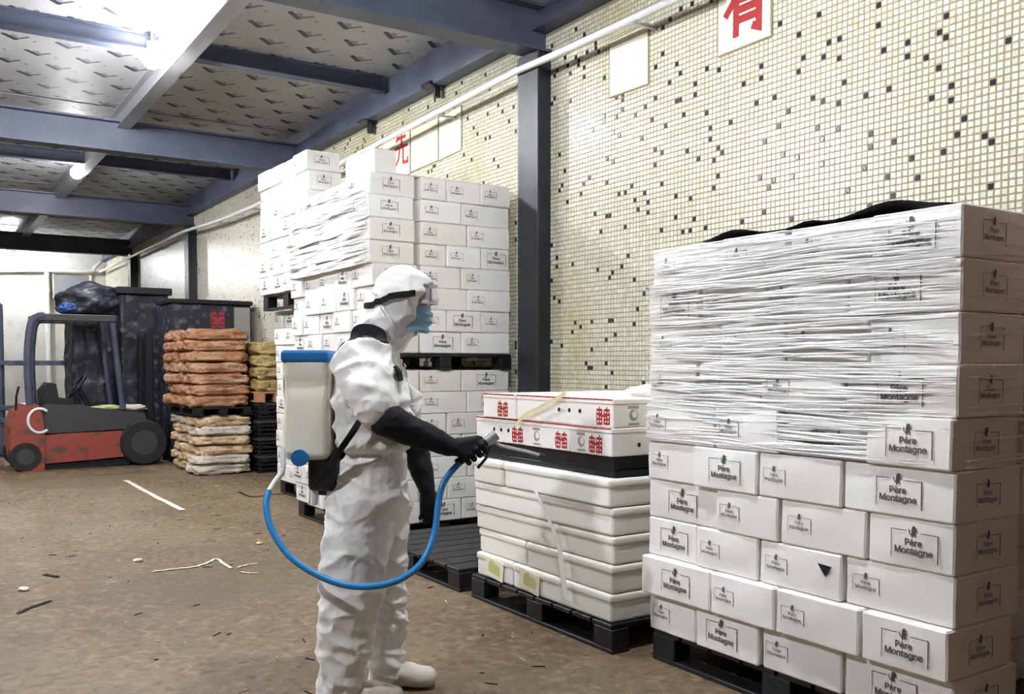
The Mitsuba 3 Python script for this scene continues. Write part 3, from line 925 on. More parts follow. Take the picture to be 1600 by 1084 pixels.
def sack(label, cat, group, x, y, z, rot, dims, bsdf, seed):
    t = thing('sack', label, cat, group)
    key = (dims, bsdf, seed % 4)
    if key not in SACK:
        SACK[key] = mikit.ply(sack_mesh(*dims, seed % 4), bsdf, smooth=True)
    put(t, SACK[key], None, tw=T().translate([x, y, z]).rotate([0, 0, 1], rot))
    return t


def sack_pile(x0, x1, y0, y1, z, layers, lh, mats, what, seed):
    """Palletised sacks laid crosswise, two to a layer, their long sides towards -y."""
    r = random.Random(seed)
    ym = (y0 + y1) / 2
    for k in range(layers):
        for j in range(2):
            lay = layers - k
            sack(f'{what}, {["front", "rear"][j]} one of the {ORD[lay]} layer from top', 'sack', what + 's', (x0 + x1) / 2 + r.uniform(-.02, .02), (ym + (y0, y1)[j]) / 2 + r.uniform(-.015, .015), z + lh * (k + .5),
                 r.gauss(0, 2.5), (round(x1 - x0, 3), round((y1 - y0) / 2 * 0.93, 3), round(lh * 0.99, 3)), mats[r.randrange(len(mats))], r.randrange(4))


sack_pile(2.84, 3.52, 11.2, 12.55, 0.01, 6, 0.115, ['mat_sack_tan', 'mat_sack_tan', 'mat_sack_pale'], 'tan sack in lower pile', 3)
pallet(2.82, 3.50, 11.22, 12.55, 0.715, 0.10, 'dark pallet between the tan sacks and the orange sacks')
sack_pile(2.76, 3.50, 11.2, 12.6, 0.825, 7, 0.132, ['mat_sack_orange', 'mat_sack_orange', 'mat_sack_rust'], 'orange mesh sack in upper pile', 4)


def crate(x0, x1, y0, y1, z0, z1, label, group, bsdf='mat_black_plastic'):
    t = thing('crate', label, 'crate', group)
    w = 0.02
    part(t, 'bottom', box(x0, x1, y0, y1, z0, z0 + 0.02), bsdf)
    zz = np.linspace(z0 + 0.02, z1 - 0.035, 4)
    for a, b in zip(zz, zz[1:]):
        m = cat_([box(x0, x1, y0, y0 + w, a + 0.012, b - 0.012), box(x0, x1, y1 - w, y1, a + 0.012, b - 0.012), box(x0, x0 + w, y0 + w, y1 - w, a + 0.012, b - 0.012), box(x1 - w, x1, y0 + w, y1 - w, a + 0.012, b - 0.012)])
        part(t, 'slat', m, bsdf)
    part(t, 'rim', cat_([cbox(x0 - .006, x1 + .006, y0 - .006, y0 + w, z1 - .035, z1, .004), cbox(x0 - .006, x1 + .006, y1 - w, y1 + .006, z1 - .035, z1, .004), cbox(x0 - .006, x0 + w, y0 + w, y1 - w, z1 - .035, z1, .004), cbox(x1 - w, x1 + .006, y0 + w, y1 - w, z1 - .035, z1, .004)]), 'mat_grey_dark')
    for xx in (x0 + .002, x1 - w - .002):
        for yy in (y0 + .002, y1 - w - .002):
            part(t, 'post', box(xx, xx + w, yy, yy + w, z0 + 0.02, z1 - 0.035), bsdf)
    return t


CX0, CX1, CY0, CY1 = 3.56, 4.05, 11.15, 12.15
for k in range(4):
    crate(CX0, CX1, CY0, CY1, k * 0.215, k * 0.215 + 0.212, f'black plastic crate, {["lowest", "second", "third", "topmost"][k]} of four stacked right of the tan sacks', 'black crates by the sacks')
pallet(CX0 - 0.03, CX1 + 0.02, CY0 - 0.05, CY1 + 0.05, 0.865, 0.13, 'worn wooden pallet on the black crates', bsdf='mat_wood')
sack_pile(CX0 - 0.02, CX1 + 0.02, CY0 - 0.03, CY1 + 0.05, 1.0, 4, 0.15, ['mat_sack_olive'], 'olive brown sack on crates', 9)

# the dark load behind the sacks, with faded red marks, and the dark baled load beside it


def bale(x0, x1, y0, y1, z0, z1, seed, amp=0.05):
    m = rbox(x0, x1, y0, y1, z0, z1, 0.05, 12)
    m = m.subdivide_to_size(0.09)
    v = m.vertices
    n = (v - [(x0 + x1) / 2, (y0 + y1) / 2, (z0 + z1) / 2]) / [(x1 - x0) / 2, (y1 - y0) / 2, (z1 - z0) / 2]
    m.vertices = v + n * (meshkit.fbm(v * 5 + seed, 4)[:, None] - 0.5) * amp * 2
    return m


t = thing('cargo_bin', 'black cargo bin with faded red marks, behind the orange sack pile', 'bin')
bx0, bx1, by0, by1, bz = 2.92, 4.0, 12.8, 13.55, 2.20
part(t, 'body', cbox(bx0, bx1, by0, by1, 0.1, bz - 0.06, 0.02), 'mat_bale')
part(t, 'rim', cbox(bx0 - 0.02, bx1 + 0.02, by0 - 0.02, by1 + 0.02, bz - 0.06, bz, 0.01), 'mat_black_plastic')
part(t, 'end_panel', cbox(bx1 - 0.24, bx1 - 0.02, by0 - 0.012, by0, 0.3, bz - 0.09, 0.004), 'mat_ink_grey', label='greyish end panel')
for xx in np.linspace(bx0 + 0.1, bx1 - 0.1, 4):
    part(t, 'foot', box(xx - 0.07, xx + 0.07, by0 + 0.02, by1 - 0.02, 0, 0.1), 'mat_black_plastic')
part(t, 'red_print', glyph_block(0.2, 0.24, r), 'mat_ink_red', tw=T().translate([bx0 + 0.62, by0 - 0.001, bz - 0.26]), label='faded red printed characters')

x0, x1, y0, y1, z1 = 2.52, 3.2, 14.1, 14.9, 2.43
t = thing('baled_load', 'tall dark wrapped load with a flat top, left of the cargo bin', 'baled load')
part(t, 'bale', bale(x0, x1, y0, y1, 0.02, z1 - 0.1, 3, 0.02), 'mat_bale', True)
part(t, 'top_board', cbox(x0 - 0.03, x1 + 0.04, y0 - 0.04, y1 + 0.04, z1 - 0.1, z1, 0.01), 'mat_black_plastic')
for q in range(4):
    part(t, 'label_plate', box(x1 - 0.16, x1 - 0.02, y0 - 0.03, y0 - 0.015, z1 - 0.32 - q * 0.15, z1 - 0.24 - q * 0.15), 'mat_ink_grey' if q % 2 else 'mat_paper')
x0, x1, y0, y1, z1 = 1.9, 2.44, 14.05, 14.9, 2.02
t = thing('baled_load', 'dark net-covered load standing behind the forklift', 'baled load')
part(t, 'bale', bale(x0, x1, y0, y1, 0.02, z1, 5, 0.03), 'mat_bale', True)
# tarpaulin bundle on top


def heap(name, label, cx, cy, z, rx, ry, rz, bsdf, seed):
    m = trimesh.creation.icosphere(4, 1.0)
    v = m.vertices
    v = v * (rx, ry, rz) * (0.72 + 0.6 * meshkit.fbm(v * 2.0 + seed, 4)[:, None])
    v[:, 2] = np.maximum(v[:, 2], -rz * 0.55)
    v = v - [0, 0, v[:, 2].min()] + (cx, cy, z)
    m.vertices = v
    put(thing(name, label, 'tarpaulin'), m, bsdf, True)


heap('tarpaulin', 'crumpled dark tarpaulin heaped on the dark net-covered load', 2.22, 14.4, 2.04, 0.46, 0.36, 0.27, 'mat_bale', 4)
heap('tarpaulin', 'small blue plastic sheet beside the dark tarpaulin heap', 1.93, 14.3, 2.05, 0.17, 0.2, 0.10, 'mat_tarp_blue', 1)

# metal rack at the left edge
t = thing('metal_rack', 'dark metal rack with rails at the left photo edge behind the forklift', 'rack')
ry = 15.1
rz = at(4, 472, y=ry)[2]
rx = at(4, 600, y=ry)[0]
part(t, 'post', cbox(rx - 0.10, rx + 0.03, ry, ry + 0.15, 0, rz, 0.04), 'mat_steel')
part(t, 'post', cbox(rx + 0.86, rx + 0.92, ry, ry + 0.1, 0, at(110, 500, y=ry)[2], 0.02), 'mat_steel')
for py in (567, 636, 655):
    zz = at(60, py, y=ry)[2]
    part(t, 'rail', cbox(rx - 0.8, rx + 0.92, ry - 0.03, ry, zz - 0.035, zz + 0.035, 0.006), 'mat_steel')

TW_CAM = T().rotate([0, 0, 1], -33.0)         # the worker's sprayer is square to the worker, who stands turned
# ------------------------------------------------------------------ forklift
FD = 12.87
fk = thing('forklift', 'red forklift truck with black overhead guard parked at the left', 'forklift')


def fx(px, py, d=FD):
    p = at(px, py, y=d)
    return p[0], p[2]


def fpoly(pts, d0, d1):
    """A side outline (pixels) given its real width away from the camera."""
    q = [fx(a, b) for a, b in pts]
    m = trimesh.creation.extrude_polygon(sg.Polygon(q).buffer(-0.01).buffer(0.01), d1 - d0, engine='earcut')
    v = m.vertices
    return trimesh.Trimesh(np.stack([v[:, 0], d0 + v[:, 2], v[:, 1]], 1), m.faces[:, ::-1], process=False)


def fpart(name, mesh, bsdf, smooth=False, label=None): return part(fk, name, mesh, bsdf, smooth, None, label)


fpart('counterweight', fpoly([(22, 732), (16, 700), (17, 668), (26, 645), (42, 634), (60, 632), (66, 648), (70, 678), (70, 735), (40, 738)], FD, FD + 1.0), 'mat_red', 30)
fpart('side_frame', fpoly([(68, 680), (110, 677), (230, 671), (222, 690), (210, 712), (150, 718), (68, 725)], FD + 0.03, FD + 0.97), 'mat_red', 30)
fpart('hood', fpoly([(60, 640), (76, 632), (120, 634), (180, 640), (228, 645), (234, 668), (110, 676), (70, 678), (63, 660)], FD + 0.06, FD + 0.94), 'mat_grey_dark', 30)
fpart('seat', fpoly([(70, 636), (68, 612), (80, 598), (92, 600), (96, 622), (120, 626), (122, 636)], FD + 0.25, FD + 0.75), 'mat_black_plastic', 30)
fpart('step', fpoly([(70, 727), (205, 716), (205, 726), (70, 738)], FD + 0.1, FD + 0.9), 'mat_black_plastic')
cxx, czz = fx(62, 657)
ringp = [(cxx + 0.13 * math.cos(a), FD - 0.012, czz + 0.15 * math.sin(a)) for a in np.linspace(math.radians(50), math.radians(310), 22)]
fpart('grab_rail', tube(ringp, 0.018, 8), 'mat_white_plastic', 50, 'pale curved grab rail')
for (a, b, ex) in ((48, 66, 0.05), (66, 70, 0.90)):
    xb, zb = fx(a, 640); xt, zt = fx(a, 492)
    fpart('guard_post', tube(spline([(xb, FD + ex, zb - 0.08), (xb - 0.02, FD + ex, (zb + zt) / 2), (xt, FD + ex, zt - 0.12), (xt + 0.08, FD + ex, zt - 0.02), (xt + 0.16, FD + ex, zt)], 6), 0.045, 10), 'mat_steel', 50)
xf, zf = fx(176, 492)
for ex in (0.08, 0.90):
    fpart('guard_post', cyl((xf, FD + ex, zf), (xf + 0.12, FD + ex, fx(176, 640)[1]), 0.04, 10), 'mat_steel', 50)
xa, za = fx(68, 493)
for ex in (0.05, 0.90):
    fpart('guard_beam', cbox(xa - 0.08, xf + 0.05, FD + ex - 0.03, FD + ex + 0.03, za - 0.06, za + 0.03, 0.01), 'mat_grey_dark')
for q in range(6):
    xx = xa + 0.05 + q * (xf - xa - 0.1) / 5
    fpart('guard_bar', cbox(xx - 0.02, xx + 0.02, FD + 0.06, FD + 0.9, za - 0.03, za + 0.02, 0.005), 'mat_grey_dark')
sx, sz = fx(130, 604)
a_ = np.linspace(0, 2 * np.pi, 25)
fpart('steering_wheel', tube(np.stack([sx + 0.10 * np.cos(a_), FD + 0.5 + 0.18 * np.sin(a_), sz + 0.14 * np.cos(a_)], 1), 0.018, 8, False), 'mat_black_plastic', 50)
fpart('steering_column', cyl((sx, FD + .5, sz), (sx + 0.18, FD + .5, sz - 0.36), 0.03, 10), 'mat_black_plastic', 50)
for q in range(3):
    lx, lz = fx(28 + q * 22, 630)
    fpart('control_lever', tube(np.array([(lx, FD + 0.3, lz - 0.1), (lx + .01, FD + .3, lz + 0.08), (lx + .04, FD + .3, lz + 0.2)]), 0.014, 8), 'mat_black_plastic', 50)


def wheel(cx, cz, r, y0, y1):
    prof = np.array([[r * .55, y0], [r * .93, y0], [r, y0 + .03], [r, y1 - .03], [r * .93, y1], [r * .55, y1], [r * .55, y0]])
    m = trimesh.creation.revolve(prof, sections=32)
    v = m.vertices
    m = trimesh.Trimesh(np.stack([cx + v[:, 0], v[:, 2], cz + v[:, 1]], 1), m.faces, process=False)
    hub = trimesh.creation.cylinder(r * .56, (y1 - y0) * .97, sections=24)
    v = hub.vertices
    hub = trimesh.Trimesh(np.stack([cx + v[:, 0], (y0 + y1) / 2 + v[:, 2], cz + v[:, 1]], 1), hub.faces, process=False)
    return m, hub


for (px, rad) in ((226, 0.30), (40, 0.185)):
    for ey in (-0.01, 0.78):
        cx_ = fx(px, 700)[0]
        a, b = wheel(cx_, rad, rad, FD + ey, FD + ey + 0.2)
        k = fpart('wheel', a, 'mat_rubber', 40)
        part(k, 'hub', b, 'mat_grey_dark', 40)
# mast and forks at the far right end
for ey in (0.25, 0.7):
    xm = fx(236, 700)[0]
    fpart('mast_rail', cbox(xm, xm + 0.1, FD + ey, FD + ey + 0.08, 0.08, 1.75, 0.01), 'mat_black_plastic')
    fpart('fork', cbox(xm + 0.09, xm + 0.15, FD + ey, FD + ey + 0.1, 0.06, 0.5, 0.01), 'mat_black_plastic')
fpart('carriage', cbox(xm - 0.02, xm + 0.12, FD + 0.2, FD + 0.82, 0.35, 0.45, 0.01), 'mat_black_plastic')
# rags lying on the hood
for (a, b, w_, c_, lab) in ((170, 641, .20, 'mat_green', 'pale green rag lying on the forklift hood'), (212, 640, .18, 'mat_paper', 'white rag lying on the right end of the forklift hood')):
    xx, zz = fx(a, b)
    m = trimesh.creation.icosphere(3, 1.0)
    v = m.vertices
    m.vertices = v * (w_, 0.12, 0.045) * (0.7 + 0.6 * meshkit.fbm(v * 2.2 + a, 3)[:, None]) + (xx, FD + 0.2, zz + 0.02)
    put(thing('rag', lab, 'rag'), m, c_, True)

# ------------------------------------------------------------------ scraps on the floor


def floor_strip(name, pix, w, bsdf, label, cat):
    pts = [at(a, b, z=0.004) for a, b in pix]
    p = spline(pts, 6)
    d = np.gradient(p, axis=0)
    d /= np.linalg.norm(d, axis=1, keepdims=True)
    s = np.stack([-d[:, 1], d[:, 0], d[:, 2] * 0], 1)
    p[:, 2] = 0.002 + 0.004 * np.abs(np.sin(np.arange(len(p)) * 0.9))
    P = np.stack([p - s * w / 2, p + s * w / 2], 1)
    put(thing(name, label, cat), sheet(P, 0.002), bsdf, True)


floor_strip('plank', [(196, 750), (240, 774), (286, 797)], 0.055, 'mat_paper', 'pale narrow strip of wood on the floor before the forklift', 'strip')
floor_strip('plastic_strip', [(238, 893), (270, 889), (300, 886), (322, 880), (338, 873), (350, 881), (362, 888)], 0.022, 'mat_paper', 'twisted pale plastic strip on the floor left of the worker', 'strip')
floor_strip('plastic_strip', [(372, 886), (388, 882), (402, 880)], 0.016, 'mat_paper', 'short pale scrap right of the twisted plastic strip', 'strip')
floor_strip('plastic_strip', [(374, 893), (388, 895), (402, 895)], 0.014, 'mat_paper', 'lower short pale scrap by the worker left side', 'strip')
floor_strip('cable', [(372, 768), (395, 776), (430, 772), (475, 771)], 0.02, 'mat_black_plastic', 'black cable on the floor behind the sprayer hose', 'cable')
floor_strip('twig', [(68, 897), (80, 899), (92, 901)], 0.025, 'mat_black_cloth', 'short dark twig lying on the floor at far left', 'twig')
floor_strip('twig', [(28, 958), (45, 950), (62, 944), (80, 938)], 0.022, 'mat_black_cloth', 'longer dark twig near the lower left corner', 'twig')
sr = random.Random(77)
scr = []
for (px, py, s, c, lab) in ((215, 877, 0.03, 'mat_paper', 'small white paper scrap left of the twisted strip'), (37, 922, 0.03, 'mat_paper', 'small pale paper scrap near the left edge'), (405, 850, 0.022, 'mat_green', 'tiny green scrap by the blue hose')):
    c0 = at(px, py, z=0.0)
    m = trimesh.creation.icosphere(2, 1.0)
    m.vertices = m.vertices * (s, s * 1.2, 0.012) * (0.7 + 0.6 * meshkit.noise(m.vertices * 3 + px)[:, None]) + (c0[0], c0[1], 0.008)
    put(thing('paper_scrap', lab, 'scrap'), m, c, True)
deb = []
for _ in range(260):
    x, y = sr.uniform(-0.5, 3.4), sr.uniform(1.8, 11.0)
    if x > 2.6 and y < 10: continue
    a, l, w = sr.uniform(0, 3.14), sr.uniform(0.015, 0.07), sr.uniform(0.002, 0.006)
    m = box(-l / 2, l / 2, -w / 2, w / 2, 0.0, 0.004)
    m.apply_transform(trimesh.transformations.rotation_matrix(a, [0, 0, 1]))
    m.apply_translation((x, y, 0.0))
    deb.append((m, sr.random() < 0.5))
k = fresh('straw_litter')
put(k, cat_([m for m, d in deb if d]), 'mat_sack_tan')
tag(k, 'fine straw-like litter scattered over the brown floor', 'litter', kind='stuff')
k = fresh('dark_litter')
put(k, cat_([m for m, d in deb if not d]), 'mat_black_cloth')
tag(k, 'fine dark shreds scattered over the brown floor', 'litter', kind='stuff')

# ------------------------------------------------------------------ the worker
D0 = 3.68
worker = thing('person', 'person in white hooded coverall, goggles, blue mask and black gloves, spraying the small pallet', 'person')


def J(px, py, dy=0.0):
    return at(px, py, d=D0 + dy)


AWAY = np.array([sy_, cy_, 0.0])


def ball(p, r):
    return m3.Manifold.sphere(r, 28).translate(tuple(float(c) for c in p))


def limb(*jr):
    out = [m3.Manifold.batch_hull([ball(*a), ball(*b)]) for a, b in zip(jr, jr[1:])]
    return out


def hullof(*jr):
    return m3.Manifold.batch_hull([ball(*a) for a in jr])


def finish(ms, length, iters, disp=None, keep=None):
    m = m3.Manifold.batch_boolean(ms, m3.OpType.Add) if isinstance(ms, list) else ms
    if keep is not None: m = keep(m)
    t = tri(m.refine_to_length(length))
    t.merge_vertices()
    trimesh.smoothing.filter_taubin(t, 0.5, 0.53, iters)
    if disp is not None:
        n = t.vertex_normals
        t.vertices = t.vertices + n * disp(t.vertices)[:, None]
    return t


def sk(s):
    """Joints of the figure with clothing radii; s shrinks to the body under the clothes."""
    g = lambda r: r * s
    d = {}
    d['torso'] = [
        hullof((J(582, 775, -.085), g(.135)), (J(582, 775, .085), g(.135)), (J(588, 712, -.075), g(.118)), (J(588, 712, .075), g(.118))),
        hullof((J(588, 712, -.075), g(.122)), (J(588, 712, .075), g(.122)), (J(583, 630, -.10), g(.142)), (J(583, 630, .10), g(.142))),
        hullof((J(583, 630, -.10), g(.142)), (J(583, 630, .10), g(.142)), (J(578, 574, -.12), g(.100)), (J(585, 574, .12), g(.100)), (J(566, 590, 0), g(.13))),
        hullof((J(576, 566, -.12), g(.085)), (J(588, 566, .12), g(.085)), (J(597, 532, 0), g(.075)))]
    d['neck'] = [hullof((J(590, 545, 0), g(.085)), (J(612, 500, 0), g(.078)))]
    d['arm_near'] = limb((J(566, 572, -.155), g(.098)), (J(576, 606, -.22), g(.094)), (J(588, 634, -.245), g(.087)))
    d['arm_far'] = limb((J(598, 572, .165), g(.092)), (J(622, 630, .23), g(.08)), (J(638, 685, .23), g(.066)))
    d['leg_near'] = limb((J(568, 790, -.085), g(.135)), (J(553, 880, -.11), g(.124)), (J(545, 960, -.13), g(.112)), (J(535, 1040, -.14), g(.092)), (J(531, 1072, -.14), g(.088)))
    d['leg_far'] = limb((J(592, 790, .085), g(.128)), (J(592, 880, .11), g(.108)), (J(600, 960, .11), g(.088)), (J(603, 1035, .10), g(.075)))
    return d


def sk_head(grow=0.0):
    return [hullof((J(629, 459, 0), .098 + grow), (J(642, 458, 0), .088 + grow), (J(634, 480, -.02), .072 + grow), (J(634, 480, .02), .072 + grow)),
            hullof((J(636, 470, 0), .078 + grow), (J(648, 502, 0), .038 + grow), (J(638, 500, -.035), .034 + grow), (J(638, 500, .035), .034 + grow))]


def gripping_hand(s):
    """Right hand closed round the spray handle: palm, four fingers wrapping the handle and the thumb over it."""
    a = J(768, 686, -.12) - J(716, 724, -.15)
    a /= np.linalg.norm(a)
    c0 = J(738, 706, -.125)
    near = -AWAY - a * (-AWAY @ a)
    near /= np.linalg.norm(near)
    nrm = np.cross(near, a)
    if nrm[2] < 0: nrm = -nrm                  # up-left of the handle
    out = []
    wr = J(704, 698, -.165)
    offs = [0.042, 0.015, -0.012, -0.037]
    rad = [.0118, .0122, .0118, .0105]
    kn = []
    for o, fr in zip(offs, rad):
        R = 0.030
        pts = []
        for ang in (60, 5, -55, -115, -165):    # 90 = top, 0 = towards the camera, -90 = below, -180 = far side
            t_ = math.radians(ang)
            pts.append(c0 + a * (o + (0.004 if ang < -60 else 0)) + R * (math.cos(t_) * near + math.sin(t_) * nrm))
        kn.append(pts[0])
        out += limb(*[(p, fr * s * (1.12 if i < 2 else 0.98)) for i, p in enumerate(pts)])
    out.append(hullof((wr, .030 * s), (kn[0], .017 * s), (kn[3], .017 * s), (c0 + near * 0.028 + nrm * 0.01 - a * 0.03, .017 * s)))
    th = [wr + (kn[0] - wr) * 0.35 + nrm * 0.012, c0 + nrm * 0.034 + a * 0.015 - near * 0.005, c0 + nrm * 0.030 + a * 0.048 - near * 0.022, c0 + nrm * 0.018 + a * 0.060 - near * 0.030]
    out += limb((th[0], .017 * s), (th[1], .0145 * s), (th[2], .0125 * s), (th[3], .011 * s))
    return out, c0, a, near, nrm


def hanging_hand(s):
    wr, pal = J(667, 764, .20), J(671, 786, .19)
    fwd = J(690, 786, .19) - pal
    fwd /= np.linalg.norm(fwd)
    down = np.array([0, 0, -1.0])
    side = AWAY
    out = [hullof((wr, .028 * s), (pal + fwd * .026, .017 * s), (pal - fwd * .026, .016 * s), (pal + down * .012, .018 * s))]
    for i, (o, L) in enumerate(((.030, .068), (.010, .076), (-.010, .070), (-.028, .056))):
        b = pal + fwd * o + down * .012
        p1 = b + down * L * .45 + side * .004
        p2 = p1 + (down * .9 - fwd * .25 + side * .25) * L * .32
        p3 = p2 + (down * .75 - fwd * .45 + side * .4) * L * .26
        out += limb((b, .0122 * s), (p1, .0118 * s), (p2, .0108 * s), (p3, .0095 * s))
    b = wr + fwd * .022 + down * .018
    p1 = b + (fwd * .75 + down * .6 - side * .2) * .034
    p2 = p1 + (fwd * .25 + down * .95) * .030
    out += limb((b, .016 * s), (p1, .0135 * s), (p2, .0115 * s))
    return out


FEET = {'near': [(J(528, 1086, -.14), .052), (J(580, 1099, -.13), .046), (J(616, 1104, -.125), .034)],
        'far': [(J(604, 1048, .10), .055), (J(640, 1061, .10), .046), (J(668, 1067, .10), .034)]}


def foot(which, grow):
    js = FEET[which]
    out = []
    for (p, r_) in js:
        q = np.array(p)
        q[2] = r_ + 0.006
        out.append((q, r_ + grow))
    wide = [(q + AWAY * s_ * (0.022 if i else 0.008), rr * 0.9) for i, (q, rr) in enumerate(out) for s_ in (-1, 1)]
    ank = np.array(js[0][0])
    ank[2] = 0.16
    m = m3.Manifold.batch_hull([ball(q, rr) for q, rr in wide])
    m2 = m3.Manifold.batch_hull([ball(ank, .05 + grow), ball(out[0][0], out[0][1])])
    floor_cut = m3.Manifold.cube((6, 12, 1), False).translate((-1, -1, -1.0 + 0.003))
    return [m - floor_cut, m2 - floor_cut]


# body under the clothes: one continuous figure with face, hands and feet
b_ = sk(0.80)
hand_n, HC, HA, HN, HU = gripping_hand(0.80)
body = sum((b_[k] for k in b_), []) + sk_head(-0.014) + hand_n + hanging_hand(0.80)
body += limb((J(596, 650, -.25), .052), (J(660, 678, -.20), .044), (J(704, 698, -.165), .030))
body += limb((J(638, 685, .23), .046), (J(655, 725, .215), .038), (J(667, 764, .20), .028))
body += limb((J(662, 466, 0), .014), (J(668, 483, 0), .014)) + [ball(J(661, 486, 0), .016)]           # nose
body += [ball(J(650, 502, 0), .028)]
body += foot('near', -0.012) + foot('far', -0.012)
body += limb((J(531, 1072, -.14), .05), (J(528, 1086, -.14), .045)) + limb((J(603, 1035, .10), .045), (J(604, 1048, .10), .045))
part(worker, 'body', finish(body, 0.014, 6), 'mat_skin', True, label='face seen between goggles and mask')
for s_ in (-1, 1):
    part(worker, 'eye', trimesh.creation.icosphere(2, 0.011).apply_translation(J(661, 466, 0.031 * s_)), 'mat_white_plastic', True)


# coverall with hood
def folds(v):
    lc = np.stack([v @ RIGHT, v @ AWAY, v[:, 2]], 1)
    w = meshkit.fbm(lc * (2.6, 2.6, 2.0) + 3, 2) - 0.5

    def crease(q, sharp):
        n = meshkit.fbm(q, 2, 2)
        return (1 - np.abs(2 * n - 1)) ** sharp
    x, y, z = lc.T
    c1 = crease(np.stack([x * 4 + z * 5 + 3 * w, y * 5 + z * 2, z * 4 - x * 3], 1), 5)
    c2 = crease(np.stack([x * 6 - z * 8 + 3 * w + 9, y * 6, z * 6 + x * 5], 1), 6)
    c3 = crease(np.stack([x * 13 + z * 4, y * 11, z * 15 - 6 * x], 1), 5)
    fine = meshkit.fbm(lc * 26, 3, 5) - 0.5
    amp = np.where(z > 1.45, 0.5, 1.0)
    waist = np.exp(-((z - 0.985) / 0.016) ** 2) * 0.020 - 0.010 * np.exp(-((z - 1.03) / 0.03) ** 2)
    low = np.clip((0.62 - z) / 0.3, 0, 1)
    knee = 0.013 * low * (crease(np.stack([x * 5 + 4 * w, y * 5, z * 13 + x * 5], 1), 4) - 0.35)
    cuff = np.linalg.norm(v - J(592, 640, -.245), axis=1)
    amp = amp * np.where(z < 1.0, 0.68, 1.0)
    amp = amp * (1 - 0.75 * np.exp(-(cuff / 0.14) ** 2))
    return amp * (0.030 * w + 0.023 * (c1 - 0.3) + 0.016 * (c2 - 0.25) + 0.006 * (c3 - 0.3) + 0.004 * fine) + knee - waist


c_ = sk(1.0)
cov = c_['torso'] + c_['neck'] + c_['leg_near'] + c_['leg_far'] + c_['arm_near'] + c_['arm_far']
cov += limb((J(531, 1072, -.14), .088), (J(530, 1086, -.14), .080)) + limb((J(603, 1035, .10), .075), (J(604, 1050, .10), .068))
cov += [hullof((J(628, 460, 0), .114), (J(638, 458, 0), .100), (J(622, 490, -.02), .082), (J(622, 490, .02), .082)), hullof((J(624, 480, 0), .092), (J(636, 506, 0), .062), (J(606, 522, 0), .088)), hullof((J(614, 482, 0), .090), (J(590, 526, -.02), .100), (J(596, 526, .02), .100), (J(616, 528, 0), .070))]
fc = J(674, 487, 0)
face_cut = m3.Manifold.sphere(1.0, 40).scale((.10, .092, .115)).rotate((0, 0, -33)).translate(tuple(float(q) for q in fc))
flr = m3.Manifold.cube((8, 14, 1), False).translate((-2, -2, -1.0 + 0.004))
coverall = finish(cov, 0.0085, 14, folds, keep=lambda m: (m - face_cut) - flr)
coverall.vertices[:, 2] = np.maximum(coverall.vertices[:, 2], 0.004)
part(worker, 'coverall', coverall, 'mat_coverall', True, label='white hooded protective coverall')
# cuff of the near sleeve
cu = [J(580, 618, -.225), J(596, 650, -.25)]
# waist elastic and front zip flap
for which in ('near', 'far'):
    part(worker, 'shoe_cover', finish(foot(which, 0.004), 0.012, 4, lambda v: 0.02 * (meshkit.fbm(v * 14, 3) - 0.5)), 'mat_shoe_cover', True, label='dusty white shoe cover')


# gloves with long black sleeves
def cloth_noise(v): return 0.016 * (meshkit.fbm(v * (14, 14, 20), 3) - 0.5)


gn, *_ = gripping_hand(1.0)
arm = limb((J(594, 644, -.25), .066), (J(606, 656, -.252), .066), (J(640, 672, -.22), .058), (J(676, 686, -.19), .048), (J(704, 698, -.165), .036))
m = finish(gn + arm, 0.0055, 4)
far_from_hand = np.clip((np.linalg.norm(m.vertices - HC, axis=1) - 0.09) / 0.06, 0, 1)
m.vertices = m.vertices + m.vertex_normals * (cloth_noise(m.vertices) * far_from_hand)[:, None]
part(worker, 'glove', m, 'mat_black_cloth', True, label='long black glove and sleeve gripping the spray handle')
arm = limb((J(634, 672, .23), .072), (J(650, 712, .22), .058), (J(661, 742, .21), .046), (J(667, 764, .20), .034))
m = finish(hanging_hand(1.0) + arm, 0.0055, 4)
up_ = np.clip((m.vertices[:, 2] - J(667, 762, .2)[2]) / 0.06, 0, 1)
m.vertices = m.vertices + m.vertex_normals * (cloth_noise(m.vertices) * up_)[:, None]
part(worker, 'glove', m, 'mat_black_cloth', True, label='long black glove on the hanging hand')


# mask, goggles, strap: patches bent round the face, which looks along RIGHT and a little down
def face_patch(cx, czpx, rx, ry, half_ang, z_lo, z_hi, prof, n=36, k=18, th=0.0025):
    c = J(cx, czpx, 0)
    th_ = np.linspace(-half_ang, half_ang, n)
    zz = np.linspace(z_lo, z_hi, k)
    P = np.zeros((n, k, 3))
    for i, a in enumerate(th_):
        for j, z in enumerate(zz):
            f = prof(a / half_ang, (z - z_lo) / (z_hi - z_lo))
            P[i, j] = c + RIGHT * (rx * math.cos(a) + f) + AWAY * ry * math.sin(a) + np.array([0, 0, z * (1 - 0.25 * abs(a / half_ang) ** 2)])
    return sheet(P[:, ::-1], th)


